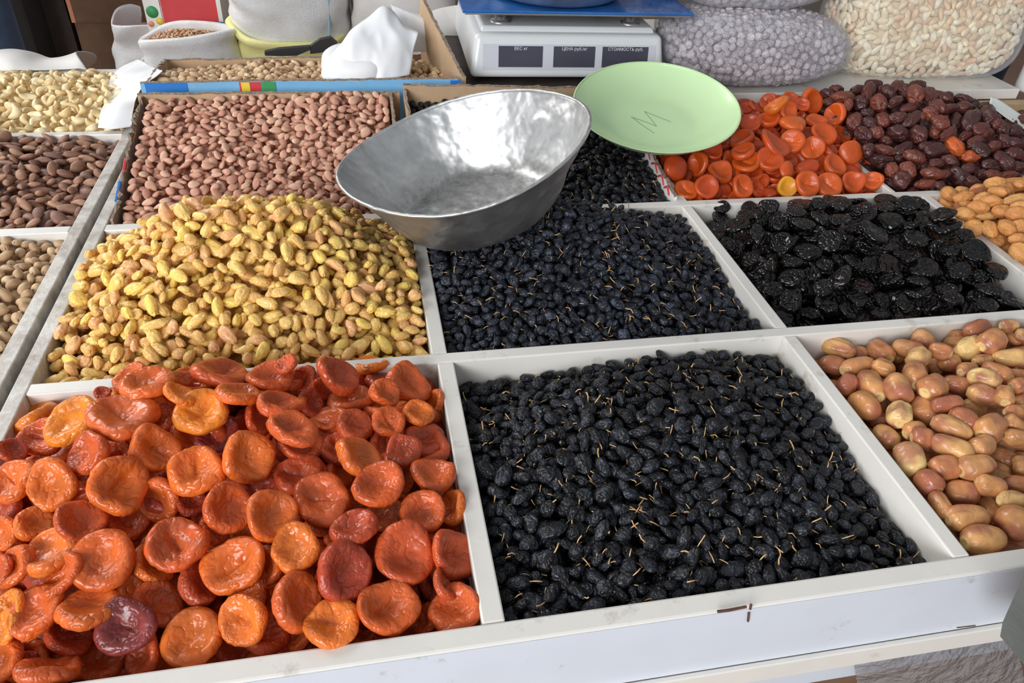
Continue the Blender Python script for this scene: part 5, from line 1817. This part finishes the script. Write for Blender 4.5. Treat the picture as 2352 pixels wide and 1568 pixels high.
o = bpy.data.objects.new('black_bag', mesh_np('black_bag', V, T, [M['black_plastic']]))
o.location = (-1.29, 2.96, -.175)
link(o)
tag(o, 'crumpled black plastic bag on the dark crate', 'plastic bag')
box_ = carton('dark_crate', 'dark grey crate between the cartons and the near-black crate', (-1.165, 3.12), .045, .12, F0, -.20, plain('dark_grey_board', (66, 58, 54), .8, var=.15), 0)

# black-handled scoop lying behind the pistachios
sc_ = thing('scoop', 'black plastic scoop lying on the rear edge of the pistachio box', 'scoop', tuple(aty(690, 122, 1.135)))
B_ = np.array(sc_.location)


def flat_blade(name, pts, w, th, mat, parent):
    L, Rr = [], []
    pts = [np.array(p) for p in pts]
    ws = np.array(w)
    V = []
    for p, ww in zip(pts, ws):
        V += [p + [0, 0, ww], p + [0, th, ww], p + [0, th, -ww], p + [0, 0, -ww]]
    F = []
    for i in range(len(pts) - 1):
        for k in range(4):
            a, b = i * 4 + k, i * 4 + (k + 1) % 4
            F.append((a, a + 4, b + 4, b))
    n = (len(pts) - 1) * 4
    F += [(0, 1, 2, 3), (n + 3, n + 2, n + 1, n)]
    return mk(name, V, F, mat, parent)


flat_blade('handle', [aty(608, 124, 1.13) - B_, aty(640, 121, 1.13) - B_, aty(680, 119, 1.13) - B_, aty(712, 111, 1.13) - B_], [.003, .006, .007, .003], .012, M['black_plastic'], sc_)
flat_blade('blade', [aty(712, 116, 1.132) - B_, aty(735, 107, 1.132) - B_, aty(760, 100, 1.132) - B_, aty(775, 104, 1.132) - B_], [.006, .011, .010, .003], .014, M['black_plastic'], sc_)

# ------------------------------------------------------------------ odds and ends by the brown apricots
pap = thing('printed_paper', 'folded sheet of printed paper leaning on the brown apricots', 'paper', tuple(aty(2300, 262, .80)))
G = np.array(YP([(2276, 222, .815), (2300, 232, .81), (2352, 268, .80), (2400, 300, .79)], [(2272, 240, .792), (2310, 270, .782), (2352, 296, .776), (2400, 330, .77)]))
Gs = np.swapaxes(catmull(np.swapaxes(catmull(G, 8), 0, 1), 14), 0, 1)
V, F = solid_grid(Gs, .0006)
mk('sheet', V - np.array(pap.location), F, M['paper'], pap, smooth=True)
for k in range(5):
    a0 = G[0][1] + (G[0][3] - G[0][1]) * .42 + (G[1][1] - G[0][1]) * (.12 + .16 * k) + np.array([.004 * k, -.0012, .0008])
    a1 = a0 + (G[0][3] - G[0][1]) * .42
    V, T = tube([a0, a1], .0007, 4)
    mk('printed_line', V - np.array(pap.location), [tuple(t) for t in T], M['ink'], pap)
tag(box('wooden_batten', .93, 1.40, .9035, .9240, -.010, .0145, M['wood'], None, .001), 'bare wooden batten under the end of the white board', 'batten')
jar = thing('plastic_jar', 'translucent white plastic jar standing at the end of the white board', 'jar', tuple(aty(2368, 210, .97) * [1, 1, 0] + [0, 0, .0150]))
V, T = lathe([(0, .135), (.030, .134), (.031, .108), (.030, .106), (.024, .104), (.030, .095), (.032, .05), (.032, .004), (.030, 0), (0, 0)], 36)
link(bpy.data.objects.new('body', mesh_np('body', V, T, [M['white_plastic']])), jar)
V, T = lathe([(0, .152), (.033, .151), (.034, .137), (.0325, .1352), (0, .1352)], 36)
link(bpy.data.objects.new('lid', mesh_np('lid', V, T, [M['scale_body']])), jar)
bin_ = thing('grey_metal_bin', 'grey metal bin in front of the stall corner', 'bin', (.62, -.15, -RZ))
Q = [aty(2352, 1318, -.075), aty(2303, 1428, -.060), aty(2297, 1461, -.058), aty(2354, 1528, -.075)]
Vb = [p - np.array(bin_.location) for p in Q] + [p + np.array([.42, -.05, -.02]) - np.array(bin_.location) for p in Q]
mk('hopper', Vb, [(3, 2, 1, 0), (4, 5, 6, 7), (0, 1, 5, 4), (1, 2, 6, 5), (2, 3, 7, 6), (3, 0, 4, 7)], M['grey_metal'], bin_)
V, T = tube([(-.02, .03, 0), (-.02, .03, RZ - .08)], .02, 10)
mk('stand', V, [tuple(t) for t in T], M['grey_metal'], bin_, smooth=True)

# ------------------------------------------------------------------ people behind the stall


def person(name, label, loc, rz, jeans, top):
    J = dict(pel=(0, 0, .95), wai=(0, .0, 1.08), che=(0, .01, 1.30), nec=(0, .0, 1.48), hea=(0, -.015, 1.60), hed=(0, -.01, 1.72))
    for s, k in ((-1, 'l'), (1, 'r')):
        J.update({'hip' + k: (s * .095, 0, .90), 'kne' + k: (s * .115, -.01, .49), 'ank' + k: (s * .12, .02, .09), 'toe' + k: (s * .135, -.15, .035), 'sho' + k: (s * .18, .0, 1.42), 'elb' + k: (s * .25, .02, 1.14), 'wri' + k: (s * .26, -.06, .92), 'han' + k: (s * .255, -.09, .84)})
    rad = dict(pel=.155, wai=.135, che=.145, nec=.058, hea=.085, hed=.080, hip=.100, kne=.068, ank=.052, toe=.042, sho=.072, elb=.052, wri=.034, han=.038)
    E = [('pel', 'wai'), ('wai', 'che'), ('che', 'nec'), ('nec', 'hea'), ('hea', 'hed')]
    for k in 'lr':
        E += [('pel', 'hip' + k), ('hip' + k, 'kne' + k), ('kne' + k, 'ank' + k), ('ank' + k, 'toe' + k), ('che', 'sho' + k), ('sho' + k, 'elb' + k), ('elb' + k, 'wri' + k), ('wri' + k, 'han' + k)]
    keys = list(J)
    me = bpy.data.meshes.new(name)
    me.from_pydata([J[k] for k in keys], [(keys.index(a), keys.index(b)) for a, b in E], [])
    o = bpy.data.objects.new(name, me)
    COL.objects.link(o)
    md = o.modifiers.new('skin', 'SKIN')
    md.use_smooth_shade = True
    for i, k in enumerate(keys):
        r = rad[k] if k in rad else rad[k[:3]]
        sv = me.skin_vertices[0].data[i]
        sv.radius = (r, r * (.82 if k in ('pel', 'wai', 'che') else 1))
        sv.use_root = (k == 'pel')
    o.modifiers.new('sub', 'SUBSURF').levels = 2
    dg = bpy.context.evaluated_depsgraph_get()
    m2 = bpy.data.meshes.new_from_object(o.evaluated_get(dg))
    bpy.data.objects.remove(o)
    m2.materials.clear()
    for m in (jeans, top, M['skin'], M['black_plastic'], M['hair']):
        m2.materials.append(m)
    for p in m2.polygons:
        c = p.center
        p.material_index = 3 if c.z < .10 else 0 if c.z < 1.02 and abs(c.x) < .22 else 2 if (c.z < .90 or c.z > 1.50) else 1
        if c.z > 1.70 or (c.z > 1.60 and c.y > .03):
            p.material_index = 4
        p.use_smooth = True
    body = bpy.data.objects.new(name, m2)
    body.location = loc
    body.rotation_euler = (0, 0, rz)
    link(body)
    return tag(body, label, 'person')


p1 = person('person', 'person in blue jeans standing behind the cashew tray', (-1.175, 2.15, F0), math.radians(20), M['jeans'], M['shirt'])
p2 = person('person', 'person in dark jeans standing behind the bag of blanched almonds', (1.44, 1.42, F0), math.radians(200), M['dark_jeans'], M['shirt'])
pw = aty(2313, 30, 1.29)
lp = box('leather_patch', -.012, .012, -.002, .002, -.010, .010, M['leather'], None, .0005)
TOPS.remove(lp)
lp.parent = p2
lp.matrix_parent_inverse = Matrix.Identity(4)
lp.rotation_euler = (0, 0, -math.radians(200))
loc_ = Matrix.Rotation(-math.radians(200), 3, 'Z') @ (Vector(pw) - Vector((1.44, 1.42, F0)))
lp.location = loc_

# ------------------------------------------------------------------ pour the heaps
# nothing lies inside the bowl or the plate: the heaps make room for them
for h_ in HEAPS:
    mr = KIND[h_.kind]['ax'][1] * .7
    for it in h_.items:
        q = BR.T @ (it['pos'] - (BP - BR[:, 2] * BD))
        r_ = math.hypot(q[0], q[1])
        if -mr < q[2] < BD and r_ < BRAD * (.66 + .34 * max(q[2], 0) / BD) + mr:
            it['drop'] = True
        q = PR.T @ (it['pos'] - (PP - PR[:, 2] * PD))
        r_ = math.hypot(q[0], q[1])
        if r_ < PRAD and q[2] > float(np.interp(r_, pr_o[:, 0], pr_o[:, 1])) - mr:
            it['drop'] = True
build_heaps([(BP - BR[:, 2] * .04, BR, (BRAD * .97, BRAD * .97, .05)), (PP - PR[:, 2] * .012, PR, (PRAD, PRAD, .014))])

# ------------------------------------------------------------------ stand everything on the floor: rim plane at RZ
for o in TOPS:
    o.location.z += RZ
